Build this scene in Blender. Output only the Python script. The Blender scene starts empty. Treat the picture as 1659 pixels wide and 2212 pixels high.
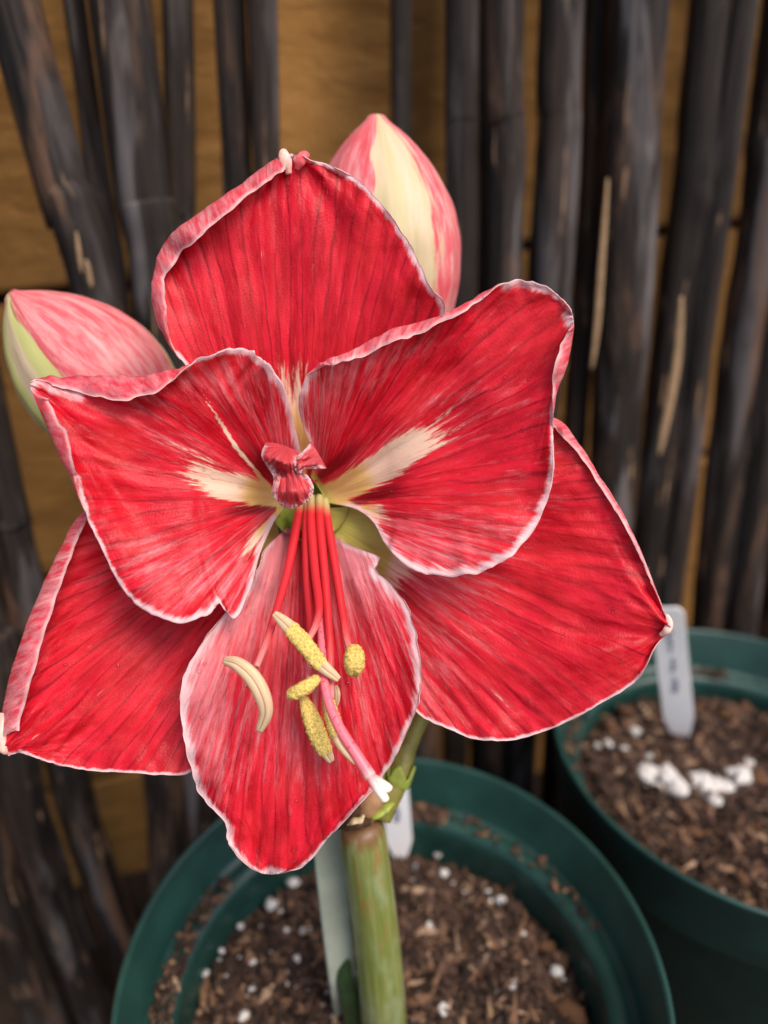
import bpy, math, random
import numpy as np
from mathutils import Vector

# ------------------------------------------------------------------ camera, sky, sun, exposure
scene = bpy.context.scene
PITCH = math.radians(26.0)
CAM = np.array([0.0, 0.0, 0.70])
FPX = 1533.8                      # focal length in pixels of a 1659 x 2212 view of the photograph
CX, CY = 829.5, 1106.0
cam_data = bpy.data.cameras.new('camera')
cam = bpy.data.objects.new('camera', cam_data)
scene.collection.objects.link(cam)
cam.location = CAM
cam.rotation_euler = (math.pi / 2 - PITCH, 0, 0)
cam_data.sensor_fit = 'VERTICAL'
cam_data.sensor_height = 36.0
cam_data.sensor_width = 27.0
cam_data.lens = 36.0 * FPX / 2212.0
cam_data.clip_start = 0.01
cam_data.clip_end = 500
cam_data.dof.use_dof = True
cam_data.dof.focus_distance = 0.242
cam_data.dof.aperture_fstop = 4.3
scene.camera = cam

SUN_EL, SUN_AZ = math.radians(56), math.radians(134)     # azimuth clockwise from +y (away from the camera)
world = bpy.data.worlds.new('World'); scene.world = world
world.use_nodes = True
wn = world.node_tree
sky = wn.nodes.new('ShaderNodeTexSky')
sky.sky_type = 'NISHITA'; sky.sun_disc = False
sky.sun_elevation = SUN_EL; sky.sun_rotation = SUN_AZ
sky.air_density = 1.0; sky.dust_density = 2.5
bgn = wn.nodes['Background']; bgn.inputs['Strength'].default_value = 0.115
wn.links.new(sky.outputs[0], bgn.inputs[0])
sun_d = bpy.data.lights.new('sun', 'SUN'); sun = bpy.data.objects.new('sun', sun_d)
scene.collection.objects.link(sun)
sun_d.energy = 1.5; sun_d.angle = math.radians(34); sun_d.color = (1.0, 0.95, 0.88)
sv = Vector((math.sin(SUN_AZ) * math.cos(SUN_EL), math.cos(SUN_AZ) * math.cos(SUN_EL), math.sin(SUN_EL)))
sun.rotation_euler = sv.to_track_quat('Z', 'Y').to_euler()
sun.location = (1, 1, 3)

vs = scene.view_settings
vs.view_transform = 'Standard'; vs.look = 'None'; vs.gamma = 1.0; vs.use_curve_mapping = False
vs.exposure = 1.0
vs.use_white_balance = True
vs.white_balance_temperature = 6900
vs.white_balance_tint = 14
scene.cycles.use_denoising = True
scene.cycles.max_bounces = 8
scene.cycles.caustics_reflective = False; scene.cycles.caustics_refractive = False

# ------------------------------------------------------------------ geometry helpers
F = np.array([0, math.cos(PITCH), -math.sin(PITCH)])
U = np.array([0, math.sin(PITCH), math.cos(PITCH)])
X = np.array([1.0, 0, 0])
C = scene.collection.objects


def ray(px, py):
    px = np.asarray(px, float)[..., None]; py = np.asarray(py, float)[..., None]
    return F + (px - CX) / FPX * X - (py - CY) / FPX * U


def at(px, py, d):
    """photo pixel + distance along the view axis (m) -> world"""
    return CAM + np.asarray(d, float)[..., None] * ray(px, py)


def on_z(px, py, z):
    r = ray(px, py); t = (z - CAM[2]) / r[2]
    return CAM + t * r


def on_plane(px, py, y0, kx, kz):
    """plane y = y0 + kx*x + kz*(z-camz)"""
    r = ray(px, py)
    t = y0 / (r[1] - kx * r[0] - kz * r[2])
    return CAM + t * r


def axial(p):
    return float(np.dot(np.asarray(p) - CAM, F))


def hash2(ix, iy, seed):
    h = (ix * 374761393 + iy * 668265263 + seed * 1442695041) & 0xFFFFFFFF
    h = ((h ^ (h >> 13)) * 1274126177) & 0xFFFFFFFF
    return ((h ^ (h >> 16)) & 0xFFFF) / 65535.0


def noise2(x, y, seed=0):
    x = np.asarray(x, float); y = np.asarray(y, float)
    x, y = np.broadcast_arrays(x, y)
    ix = np.floor(x).astype(np.int64); iy = np.floor(y).astype(np.int64)
    fx = x - ix; fy = y - iy
    fx = fx * fx * (3 - 2 * fx); fy = fy * fy * (3 - 2 * fy)
    a = hash2(ix, iy, seed); b = hash2(ix + 1, iy, seed)
    c = hash2(ix, iy + 1, seed); d = hash2(ix + 1, iy + 1, seed)
    return (a + (b - a) * fx + (c - a) * fy + (a - b - c + d) * fx * fy) * 2 - 1


def fbm(x, y, seed=0, o=3):
    s = 0; a = 1.0
    for k in range(o):
        s = s + a * noise2(x * 2 ** k, y * 2 ** k, seed + 17 * k); a *= .5
    return s


def sstep(a, b, x):
    t = np.clip((x - a) / (b - a), 0, 1)
    return t * t * (3 - 2 * t)


def spline(P, n):
    """centripetal-ish Catmull-Rom through rows of P, sampled n times"""
    P = np.asarray(P, float); m = len(P)
    Q = np.concatenate([[2 * P[0] - P[1]], P, [2 * P[-1] - P[-2]]])
    t = np.linspace(0, m - 1, n); i = np.minimum(t.astype(int), m - 2); f = (t - i)
    sh = (n,) + (1,) * (P.ndim - 1)
    f = f.reshape(sh)
    a, b, c, d = Q[i], Q[i + 1], Q[i + 2], Q[i + 3]
    return .5 * (2 * b + (c - a) * f + (2 * a - 5 * b + 4 * c - d) * f * f + (3 * b - a - 3 * c + d) * f ** 3)


def mesh_obj(name, V, faces, mats, parent=None, smooth=True, mat_idx=None):
    me = bpy.data.meshes.new(name)
    me.from_pydata([tuple(map(float, v)) for v in V], [], faces)
    for m in (mats if isinstance(mats, (list, tuple)) else [mats]):
        me.materials.append(m)
    if smooth:
        me.polygons.foreach_set('use_smooth', [True] * len(me.polygons))
    if mat_idx is not None:
        me.polygons.foreach_set('material_index', mat_idx)
    o = bpy.data.objects.new(name, me)
    C.link(o)
    if parent is not None:
        o.parent = parent
    return o


def tag(o, label=None, cat=None, group=None, kind=None):
    if label: o['label'] = label
    if cat: o['category'] = cat
    if group: o['group'] = group
    if kind: o['kind'] = kind
    return o


def empty(name, loc=(0, 0, 0)):
    o = bpy.data.objects.new(name, None); C.link(o)
    o.empty_display_size = .02
    return o


def grid_faces(nu, nv, wrap=False, off=0):
    fs = []
    for i in range(nu - 1):
        for j in range(nv if wrap else nv - 1):
            k = (j + 1) % nv
            fs.append((off + i * nv + j, off + i * nv + k, off + (i + 1) * nv + k, off + (i + 1) * nv + j))
    return fs


def add_attr(me, name, arr):
    a = me.attributes.new(name, 'FLOAT', 'POINT'); a.data.foreach_set('value', np.asarray(arr, np.float32).ravel())


def grid_normals(G):
    du = np.gradient(G, axis=0); dv = np.gradient(G, axis=1)
    n = np.cross(dv, du); l = np.linalg.norm(n, axis=2, keepdims=True)
    return n / np.maximum(l, 1e-12)


def frames(P):
    """tangent + two normals along a polyline"""
    T = np.gradient(P, axis=0); T /= np.maximum(np.linalg.norm(T, axis=1, keepdims=True), 1e-12)
    ref = np.array([0.31, 0.87, 0.12])
    n = np.cross(T[0], ref); n /= np.linalg.norm(n)
    N = []
    for t in T:
        n = n - t * np.dot(n, t); n /= np.linalg.norm(n); N.append(n.copy())
    N = np.array(N); B = np.cross(T, N)
    return T, N, B


def tube_grid(P, R, nv=20, flat=1.0, nvec=None):
    P = np.asarray(P, float); R = np.broadcast_to(np.asarray(R, float), (len(P),))
    T, N, B = frames(P)
    if nvec is not None:
        N = np.array([nvec - t * np.dot(nvec, t) for t in T]); N /= np.linalg.norm(N, axis=1, keepdims=True)
        B = np.cross(T, N)
    a = np.linspace(0, 2 * math.pi, nv, endpoint=False)
    G = P[:, None] + R[:, None, None] * (np.cos(a)[None, :, None] * N[:, None] * flat + np.sin(a)[None, :, None] * B[:, None])
    return G, a


def tube_obj(name, P, R, mat, parent=None, nv=20, flat=1.0, nvec=None, cap=True):
    G, a = tube_grid(P, R, nv, flat, nvec)
    n = len(G); V = list(G.reshape(-1, 3)); fs = grid_faces(n, nv, True)
    if cap:
        fs.append(tuple(range(nv))[::-1]); fs.append(tuple(range((n - 1) * nv, n * nv)))
    o = mesh_obj(name, V, fs, mat, parent)
    uu = np.repeat(np.linspace(0, 1, n), nv); aa = np.tile(a / (2 * math.pi), n)
    add_attr(o.data, 'along', uu); add_attr(o.data, 'around', aa)
    return o


# ------------------------------------------------------------------ material helpers
class NT:
    def __init__(s, name):
        s.m = bpy.data.materials.new(name); s.m.use_nodes = True
        s.t = s.m.node_tree; s.t.nodes.clear()
        s.out = s.t.nodes.new('ShaderNodeOutputMaterial')

    def n(s, typ, ins=None, **kw):
        nd = s.t.nodes.new('ShaderNode' + typ)
        for k, v in kw.items(): setattr(nd, k, v)
        for k, v in (ins or {}).items():
            if hasattr(v, 'is_linked') or isinstance(v, bpy.types.NodeSocket): s.t.links.new(v, nd.inputs[k])
            else:
                if isinstance(v, (tuple, list)) and len(v) == 3 and nd.inputs[k].type == 'RGBA': v = (*v, 1)
                nd.inputs[k].default_value = v
        return nd

    def attr(s, name): return s.n('Attribute', attribute_name=name).outputs['Fac']
    def math(s, op, a, b=0.0, c=None, clamp=False):
        nd = s.n('Math', {0: a, 1: b}, operation=op, use_clamp=clamp)
        if c is not None:
            if isinstance(c, bpy.types.NodeSocket): s.t.links.new(c, nd.inputs[2])
            else: nd.inputs[2].default_value = c
        return nd.outputs[0]
    def mix(s, f, a, b): 
        nd = s.n('Mix', data_type='RGBA')
        for k, v in ((0, f), (6, a), (7, b)):
            if isinstance(v, bpy.types.NodeSocket): s.t.links.new(v, nd.inputs[k])
            else: nd.inputs[k].default_value = v if not isinstance(v, (tuple, list)) else (*v[:3], 1)
        return nd.outputs[2]
    def ss(s, a, b, x):
        nd = s.n('MapRange', {0: x, 1: a, 2: b, 3: 0.0, 4: 1.0}, interpolation_type='SMOOTHSTEP')
        return nd.outputs[0]
    def vec(s, x, y, z=0.0):
        return s.n('CombineXYZ', {0: x, 1: y, 2: z}).outputs[0]
    def noise(s, v, scale=1.0, detail=3.0, rough=.55, dist=0.0):
        return s.n('TexNoise', {'Vector': v, 'Scale': scale, 'Detail': detail, 'Roughness': rough, 'Distortion': dist}).outputs['Fac']
    def coord(s, which='Object'): return s.n('TexCoord').outputs[which]
    def mapping(s, v, scale=(1, 1, 1), loc=(0, 0, 0)):
        return s.n('Mapping', {'Vector': v, 'Scale': scale, 'Location': loc}).outputs[0]
    def bump(s, h, strength=.3, dist=.001, normal=None):
        ins = {'Height': h, 'Strength': strength, 'Distance': dist}
        if normal is not None: ins['Normal'] = normal
        return s.n('Bump', ins).outputs[0]
    def principled(s, col, rough=.5, spec=.5, normal=None, **kw):
        ins = {'Base Color': col, 'Roughness': rough, 'Specular IOR Level': spec}
        if normal is not None: ins['Normal'] = normal
        ins.update(kw)
        return s.n('BsdfPrincipled', ins).outputs[0]
    def done(s, sh):
        s.t.links.new(sh, s.out.inputs[0]); return s.m


def petal_material(name, back=False):
    n = NT(name)
    u = n.attr('pu'); v = n.attr('pv'); w = n.attr('pw'); margin = n.attr('margin')
    cream = n.attr('cream'); deep = n.attr('deep'); green = n.attr('green'); seed = n.attr('seed')
    # w = distance along the petal in cm, v = fan coordinate across
    def streak(kw, kv, off=0.0, detail=4, rough=.58, dist=.25):
        return n.noise(n.vec(n.math('MULTIPLY', w, kw), n.math('MULTIPLY', v, kv), n.math('ADD', seed, off)), 1.0, detail, rough, dist)
    vein = streak(.50, 15.0)                                  # broad streaks along the veins, painting in furrow shade as well
    fine = streak(2.2, 40.0, 13.0)                            # short flecks
    fleck = n.math('ADD', n.math('MULTIPLY', streak(.50, 22.0, 23.0, 4, .6), .7), n.math('MULTIPLY', streak(2.4, 55.0, 47.0, 4, .65), .3))
    net = n.n('TexVoronoi', {'Vector': n.vec(n.math('MULTIPLY', w, 9.0), n.math('MULTIPLY', v, 34.0), seed), 'Scale': 1.0}, feature='DISTANCE_TO_EDGE').outputs['Distance']
    patch = n.noise(n.coord(), 42.0, 3, .6)
    vl = n.noise(n.vec(n.math('MULTIPLY', w, .22), n.math('MULTIPLY', v, 5.0), n.math('ADD', seed, 31.0)), 1.0, 2, .5)
    ph = n.math('ADD', n.math('MULTIPLY', v, 10.0), n.math('MULTIPLY', vl, 1.8))
    tri = n.math('ABSOLUTE', n.math('SUBTRACT', n.math('FRACT', ph), .5))
    line = n.math('SUBTRACT', 1.0, n.ss(.0, .13, tri))
    line = n.math('MULTIPLY', line, n.ss(.25, .60, streak(.35, 8.0, 3.0, 3)))
    noisy = lambda f, k, src: n.math('ADD', f, n.math('MULTIPLY', n.math('SUBTRACT', src, .5), k))
    if not back:
        red = n.mix(n.ss(.36, .62, vein), (.54, .0062, .018), (.80, .016, .040))
        red = n.mix(n.math('MULTIPLY', line, .9), red, (.29, .002, .010))  # dark vein lines, also standing in for shade between the folds
        red = n.mix(n.math('MULTIPLY', n.ss(.52, .78, fine), .30), red, (.90, .10, .11))
        red = n.mix(n.math('MULTIPLY', n.ss(.46, .72, patch), .35), red, (.90, .045, .045))
        red = n.mix(n.math('MULTIPLY', n.ss(.30, .85, noisy(deep, 2.0, n.math('ADD', n.math('MULTIPLY', vein, .4), n.math('MULTIPLY', fleck, .6)))), .9), red, (.22, .002, .008))
        pale = n.math('MULTIPLY', n.ss(.28, 1.0, noisy(n.attr('bloom_lit'), 1.7, fleck)), .78)  # pale petal tone; also paints in the lighter look of lit petals
        red = n.mix(pale, red, (.90, .40, .43))
        cr = n.ss(.34, .66, noisy(cream, 2.3, fleck))
        col = n.mix(cr, red, n.mix(n.ss(.25, .75, n.math('ADD', n.attr('gold'), n.math('MULTIPLY', fine, .3))), (.87, .68, .50), (.80, .56, .20)))
        col = n.mix(n.ss(.3, .75, noisy(green, .6, vein)), col, (.58, .53, .12))
        mg = n.math('SUBTRACT', 1.0, n.math('DIVIDE', margin, n.math('MULTIPLY', n.attr('edgew'), 3.4)))
        mf = n.math('MAXIMUM', n.ss(.22, .80, noisy(mg, 1.7, fleck)), n.math('SUBTRACT', 1.0, n.ss(.1, .9, n.math('DIVIDE', margin, n.attr('edgew')))))
        mf = n.math('MULTIPLY', mf, n.ss(-.1, .15, mg))
        col = n.mix(n.math('MULTIPLY', mf, .90), col, (.88, .69, .70))
    else:
        pk = n.mix(n.ss(.3, .7, fine), (.80, .26, .29), (.72, .05, .08))
        col = n.mix(n.ss(.42, .66, n.math('ADD', n.math('MULTIPLY', fleck, .75), n.math('MULTIPLY', n.math('SUBTRACT', n.attr('paleback'), .4), .6))), pk, (.84, .62, .58))
        mf = n.math('SUBTRACT', 1.0, n.ss(.0, 1.6, margin))
        col = n.mix(n.math('MULTIPLY', mf, .75), col, (.88, .66, .64))
        col = n.mix(n.ss(.2, .8, green), col, (.70, .68, .36))
    h = n.math('ADD', n.math('MULTIPLY', vein, 1.0), n.math('ADD', n.math('MULTIPLY', fleck, .5), n.math('MULTIPLY', n.ss(.0, .3, net), .09)))
    nb = n.bump(h, .5, .0008)
    p = n.principled(col, .40, .26, nb)
    tr = n.n('BsdfTranslucent', {'Color': n.mix(.35, col, (.95, .16, .05)), 'Normal': nb}).outputs[0]
    sh = n.n('MixShader', {0: .34, 1: p, 2: tr}).outputs[0]
    return n.done(sh)


def bud_material():
    n = NT('bud_skin')
    w = n.attr('pw'); v = n.attr('pv'); cream = n.attr('cream'); green = n.attr('green'); seed = n.attr('seed')
    vein = n.noise(n.vec(n.math('MULTIPLY', w, .3), n.math('MULTIPLY', v, 8.0), seed), 1.0, 4, .6, .3)
    fine = n.noise(n.vec(n.math('MULTIPLY', w, .7), n.math('MULTIPLY', v, 12.0), seed), 1.0, 5, .62, .3)
    pk = n.mix(n.ss(.35, .65, fine), (.74, .10, .12), (.80, .33, .33))
    cr = n.mix(n.ss(.35, .65, vein), (.58, .50, .26), (.74, .56, .38))
    col = n.mix(n.ss(.38, .62, n.math('ADD', cream, n.math('MULTIPLY', n.math('SUBTRACT', fine, .5), .9))), pk, cr)
    col = n.mix(n.math('MULTIPLY', n.ss(.3, .7, n.math('ADD', green, n.math('MULTIPLY', n.math('SUBTRACT', vein, .5), .8))), .8), col, (.55, .58, .18))
    nb = n.bump(n.math('ADD', vein, n.math('MULTIPLY', fine, .4)), .4, .0008)
    p = n.principled(col, .45, .35, nb)
    tr = n.n('BsdfTranslucent', {'Color': col}).outputs[0]
    return n.done(n.n('MixShader', {0: .18, 1: p, 2: tr}).outputs[0])


def simple(name, col, rough=.5, spec=.5, nscale=None, namp=.25, bump=0.0, bdist=.001, col2=None, **kw):
    n = NT(name); nb = None; c = col
    if nscale:
        f = n.noise(n.coord(), nscale, 5, .6)
        c = n.mix(n.ss(.3, .7, f), col, col2 or tuple(x * (1 - namp) for x in col))
        if bump: nb = n.bump(f, bump, bdist)
    else:
        c = (*col, 1)
    return n.done(n.principled(c, rough, spec, nb, **kw))


M = {}
M['petal_in'] = petal_material('petal_inner_face')
M['petal_out'] = petal_material('petal_outer_face', True)
M['bud'] = bud_material()


def mat_filament():
    n = NT('filament'); al = n.attr('along'); ar = n.attr('around')
    st = n.noise(n.vec(n.math('MULTIPLY', al, 8), n.math('MULTIPLY', ar, 14)), 1.0, 3)
    c = n.mix(n.ss(.03, .16, al), (.55, .48, .20), (.66, .030, .040))
    c = n.mix(n.math('MULTIPLY', n.ss(.62, 1.1, n.math('ADD', al, n.math('MULTIPLY', n.math('SUBTRACT', st, .5), .5))), .75), c, (.84, .42, .38))
    p = n.principled(c, .38, .22, n.bump(st, .3, .0004))
    tr = n.n('BsdfTranslucent', {'Color': c}).outputs[0]
    return n.done(n.n('MixShader', {0: .2, 1: p, 2: tr}).outputs[0])


def mat_style():
    n = NT('style'); al = n.attr('along'); sp = n.noise(n.coord(), 900, 2)
    c = n.mix(n.ss(.60, .68, sp), (.78, .16, .20), (.55, .02, .06))
    c = n.mix(n.ss(.80, .93, al), c, (.86, .80, .66))
    return n.done(n.principled(c, .35, .45))


def mat_anther():
    n = NT('anther'); po = n.attr('pollen'); ar = n.attr('around'); al = n.attr('along')
    sp = n.noise(n.coord(), 1500, 3, .7)
    st = n.noise(n.vec(n.math('MULTIPLY', al, 2), n.math('MULTIPLY', ar, 9)), 1.0, 3)
    sk = n.mix(n.ss(.35, .7, st), (.66, .48, .27), (.50, .33, .22))
    gv = n.math('MINIMUM', ar, n.math('SUBTRACT', 1.0, ar))
    sk = n.mix(n.math('SUBTRACT', 1.0, n.ss(.012, .045, gv)), sk, (.26, .14, .09))
    pol = n.mix(n.ss(.32, .62, sp), (.46, .30, .07), (.84, .62, .17))
    c = n.mix(n.ss(.4, .6, n.math('ADD', po, n.math('MULTIPLY', n.math('SUBTRACT', sp, .5), .3))), sk, pol)
    return n.done(n.principled(c, .6, .3, n.bump(n.math('MULTIPLY', sp, po), .8, .0008)))


def mat_stem():
    n = NT('stem_skin'); al = n.attr('along'); ar = n.attr('around')
    st = n.noise(n.vec(n.math('MULTIPLY', al, 1.6), n.math('MULTIPLY', ar, 16)), 1.0, 4, .6, .2)
    bl = n.noise(n.vec(n.math('MULTIPLY', al, 5), n.math('MULTIPLY', ar, 7), 3.0), 1.0, 4, .6)
    c = n.mix(n.ss(.35, .65, st), (.15, .185, .032), (.26, .285, .095))
    c = n.mix(n.math('MULTIPLY', n.ss(.45, .7, bl), .55), c, (.36, .42, .25))
    rs = n.noise(n.vec(n.math('MULTIPLY', al, 7), n.math('MULTIPLY', ar, 30), 9.0), 1.0, 3)
    red = n.math('MULTIPLY', n.ss(.56, .65, rs), n.math('SUBTRACT', 1.0, n.ss(.2, .5, al)))
    c = n.mix(n.math('MULTIPLY', red, .6), c, (.36, .10, .03))
    c = n.mix(n.math('SUBTRACT', 1.0, n.ss(.0, .05, n.math('ADD', al, n.math('MULTIPLY', n.math('SUBTRACT', bl, .5), .08)))), c, (.16, .075, .03))
    return n.done(n.principled(c, .42, .4, n.bump(st, .25, .0008)))


def mat_pole():
    n = NT('weathered_pole'); co = n.coord(); rnd = n.n('ObjectInfo').outputs['Random']
    al = n.attr('along'); ar = n.attr('around')
    off = n.math('MULTIPLY', rnd, 37.0)
    gr = n.noise(n.vec(n.math('MULTIPLY', al, 9), n.math('MULTIPLY', ar, 14), off), 1.0, 5, .65, .4)
    big = n.noise(n.vec(n.math('MULTIPLY', al, 7), n.math('MULTIPLY', ar, 2.4), off), 1.0, 4, .6, .6)
    c = n.mix(n.ss(.3, .7, gr), (.005, .004, .0037), (.034, .025, .020))
    c = n.mix(n.math('MULTIPLY', n.ss(.50, .66, big), n.math('ADD', .35, n.math('MULTIPLY', n.math('FRACT', off), .6))), c, (.135, .120, .118))  # greyish bark patches that also paint in a pale sheen
    brown = n.noise(n.vec(n.math('MULTIPLY', al, 9), n.math('MULTIPLY', ar, 3.0), n.math('ADD', off, 5)), 1.0, 5, .65, .5)
    c = n.mix(n.math('MULTIPLY', n.ss(.50, .66, brown), n.math('MULTIPLY', n.ss(-.1, .6, rnd), .85)), c, (.125, .068, .042))
    tear = n.ss(.645, .70, n.noise(n.vec(n.math('MULTIPLY', al, 14), n.math('MULTIPLY', ar, 7), n.math('ADD', off, 11)), 1.0, 3, .6))
    c = n.mix(n.math('MULTIPLY', tear, .75), c, (.34, .21, .12))
    pit = n.ss(.68, .72, n.noise(n.vec(n.math('MULTIPLY', al, 20), n.math('MULTIPLY', ar, 8), n.math('ADD', off, 17)), 1.0, 3))
    c = n.mix(n.math('MULTIPLY', pit, .8), c, (.004, .003, .003))
    return n.done(n.principled(c, .62, .22, n.bump(gr, .7, .003)))


def mat_board():
    n = NT('ochre_board'); co = n.coord(); rnd = n.n('ObjectInfo').outputs['Random']
    g = n.noise(n.mapping(co, (14, 14, 60)), 1.0, 6, .7, .5)
    b = n.noise(co, 9.0, 4, .6)
    f = n.noise(co, 260.0, 4, .7)
    c = n.mix(n.ss(.3, .7, g), (.25, .115, .028), (.43, .215, .062))
    c = n.mix(n.math('MULTIPLY', n.ss(.45, .75, b), .5), c, (.36, .17, .05))
    c = n.mix(n.math('MULTIPLY', n.ss(.55, .75, f), .4), c, (.24, .13, .05))
    return n.done(n.principled(c, .8, .2, n.bump(n.math('ADD', g, n.math('MULTIPLY', f, .6)), .8, .004)))


def mat_pot():
    n = NT('green_plastic'); co = n.coord()
    b = n.noise(co, 30, 4, .6); f = n.noise(co, 220, 4, .7)
    c = n.mix(n.ss(.35, .7, b), (.007, .036, .029), (.011, .054, .043))
    dirt = n.math('MULTIPLY', n.ss(.60, .78, f), n.ss(.45, .7, b))
    c = n.mix(n.math('MULTIPLY', dirt, .55), c, (.12, .11, .09))
    return n.done(n.principled(c, n.math('ADD', n.math('MULTIPLY', b, .25), .26), .5, n.bump(f, .10, .0006)))


def mat_soil():
    n = NT('soil_ground'); co = n.coord()
    a = n.noise(co, 120, 5, .7); b = n.noise(co, 480, 4, .7)
    c = n.mix(n.ss(.3, .7, a), (.018, .010, .007), (.075, .040, .026))
    return n.done(n.principled(c, .9, .2, n.bump(n.math('ADD', a, b), 1.0, .004)))


def mat_crumb():
    n = NT('soil_crumb'); r = n.attr('tone'); co = n.coord()
    f = n.noise(co, 600, 4, .7)
    rp = n.n('ValToRGB', {'Fac': r}); cr = rp.color_ramp
    cr.elements[0].color = (.020, .012, .009, 1); cr.elements[1].color = (.42, .28, .18, 1)
    for pos, col in ((.35, (.058, .034, .025)), (.62, (.105, .060, .042)), (.82, (.17, .092, .056)), (.94, (.27, .15, .08))):
        e = cr.elements.new(pos); e.color = (*col, 1)
    c = n.mix(n.math('MULTIPLY', n.ss(.4, .7, f), .5), rp.outputs[0], (.03, .017, .011))
    return n.done(n.principled(c, .85, .25, n.bump(f, .5, .001)))


M['filament'] = mat_filament(); M['style'] = mat_style(); M['anther'] = mat_anther(); M['stem'] = mat_stem()
M['pole'] = mat_pole(); M['board'] = mat_board(); M['pot'] = mat_pot(); M['soil'] = mat_soil(); M['crumb'] = mat_crumb()
M['ground'] = simple('ground_earth', (.045, .030, .020), .95, .2, 60, .6, 1.0, .004)
M['perlite'] = simple('perlite', (.78, .76, .72), .85, .3, 700, .22, .6, .0008)
M['bark'] = simple('bark_chip', (.20, .095, .045), .8, .3, 320, .6, .6, .001)
M['straw'] = simple('pale_wood', (.40, .25, .12), .8, .3, 320, .4, .6, .001)
M['tag'] = simple('white_plastic', (.84, .84, .83), .38, .5, 40, .06)
M['ink'] = simple('ink', (.10, .11, .17), .6, .3)
M['strip'] = simple('green_reflection_plastic', (.42, .46, .36), .45, .4, 60, .22)
M['sheath'] = simple('green_bract', (.34, .42, .07), .45, .4, 240, .3, .3, .0006)
M['olive'] = simple('olive_pedicel', (.26, .24, .05), .45, .4, 180, .35, .2, .0006)
M['stump'] = simple('brown_stump', (.40, .22, .11), .55, .3, 260, .3, .2, .0005)
M['withered'] = simple('withered_bract', (.075, .035, .018), .8, .2, 300, .6, .8, .001)
M['dry'] = simple('dry_cream', (.60, .48, .27), .7, .3, 400, .3, .5, .0006)
M['tip'] = simple('pale_petal_tip', (.82, .60, .46), .45, .3, 500, .25, .3, .0005, (.80, .36, .33))
M['lip'] = simple('red_petal_lip', (.82, .06, .08), .42, .25, 400, .3, .3, .0005, (.84, .20, .21))
M['leaf'] = simple('dark_leaf', (.035, .07, .025), .4, .4, 120, .4)
M['splinter'] = simple('bare_wood', (.36, .23, .125), .75, .3, 200, .35, .6, .001)
n_ = NT('water'); M['water'] = n_.done(n_.n('MixShader', {0: n_.math('MULTIPLY', n_.n('Fresnel', {'IOR': 1.5}).outputs[0], .55), 1: n_.n('BsdfTransparent').outputs[0], 2: n_.n('BsdfGlossy', {'Roughness': .05}).outputs[0]}).outputs[0])

# ------------------------------------------------------------------ ground, wall, fence
g = mesh_obj('ground', [(-60, -60, 0), (60, -60, 0), (60, 60, 0), (-60, 60, 0)], [(0, 1, 2, 3)], M['ground'], smooth=False)
tag(g, 'dark bare earth under the pots and the stick fence', kind='structure')

FY, FK, FZ = 0.515, 0.30, 0.09           # plane of the poles
WY = 0.615                               # plane of the wall behind them
WDIR = np.array([1, FK, 0]) / math.hypot(1, FK)
WN = np.array([FK, -1, 0]) / math.hypot(1, FK)      # towards the camera


def box_mesh(name, c0, ax, ay, az, mat, parent, bev=.0):
    """box from corner c0 with edge vectors"""
    c0 = np.asarray(c0)
    V = [c0 + i * ax + j * ay + k * az for k in (0, 1) for j in (0, 1) for i in (0, 1)]
    fs = [(0, 2, 3, 1), (4, 5, 7, 6), (0, 1, 5, 4), (2, 6, 7, 3), (0, 4, 6, 2), (1, 3, 7, 5)]
    o = mesh_obj(name, V, fs, mat, parent, smooth=False)
    if bev:
        b = o.modifiers.new('bevel', 'BEVEL'); b.width = bev; b.segments = 2
    return o


wall = empty('board_wall')
tag(wall, 'rough ochre wall of wide horizontal courses behind the dark stick fence', 'wall')
sR = on_plane(1450, 489, WY, FK, 0); sL = on_plane(60, 628, WY, FK, 0)
print('SEAM', sR, sL)
zs = sR[2]
slope = (sR[2] - sL[2]) / np.linalg.norm((sR - sL)[:2])
mid = (sR + sL) / 2
BH = .235
WALL_STEP = 1.9                          # to the right of this the wall is lower
for k in range(-4, 5):
    z0 = mid[2] + k * BH
    if z0 < -.6: continue
    adir = WDIR + np.array([0, 0, slope])
    x0, x1 = -1.5, (WALL_STEP if z0 + BH * .6 > .95 else 1.9)
    c0 = mid + adir * ((x0 - mid[0]) / WDIR[0]); c0 = np.array([c0[0], c0[1], c0[2] + k * BH])
    c0 = c0 + WN * (hash2(k + 9, 3, 1) - .5) * .006
    L = (x1 - x0) / WDIR[0]
    box_mesh('board', c0 - WN * .05, adir * L, WN * .05, np.array([0, 0, BH - .009]), M['board'], wall, .004)
for x0, x1, zt in ((-1.5, WALL_STEP - .01, 1.75), (WALL_STEP - .012, 1.9, .88)):
    c0 = mid + WDIR * ((x0 - mid[0]) / WDIR[0]) - WN * .075; c0[2] = 0
    box_mesh('backing', c0, WDIR * ((x1 - x0) / WDIR[0]), WN * .022, np.array([0, 0, zt]), M['withered'], wall)  # sheet added behind the boards to stop light leaking through the joints

fence = empty('stick_fence')
tag(fence, 'dark weathered stick fence of upright poles in front of the ochre wall', 'fence')
random.seed(4)
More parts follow.
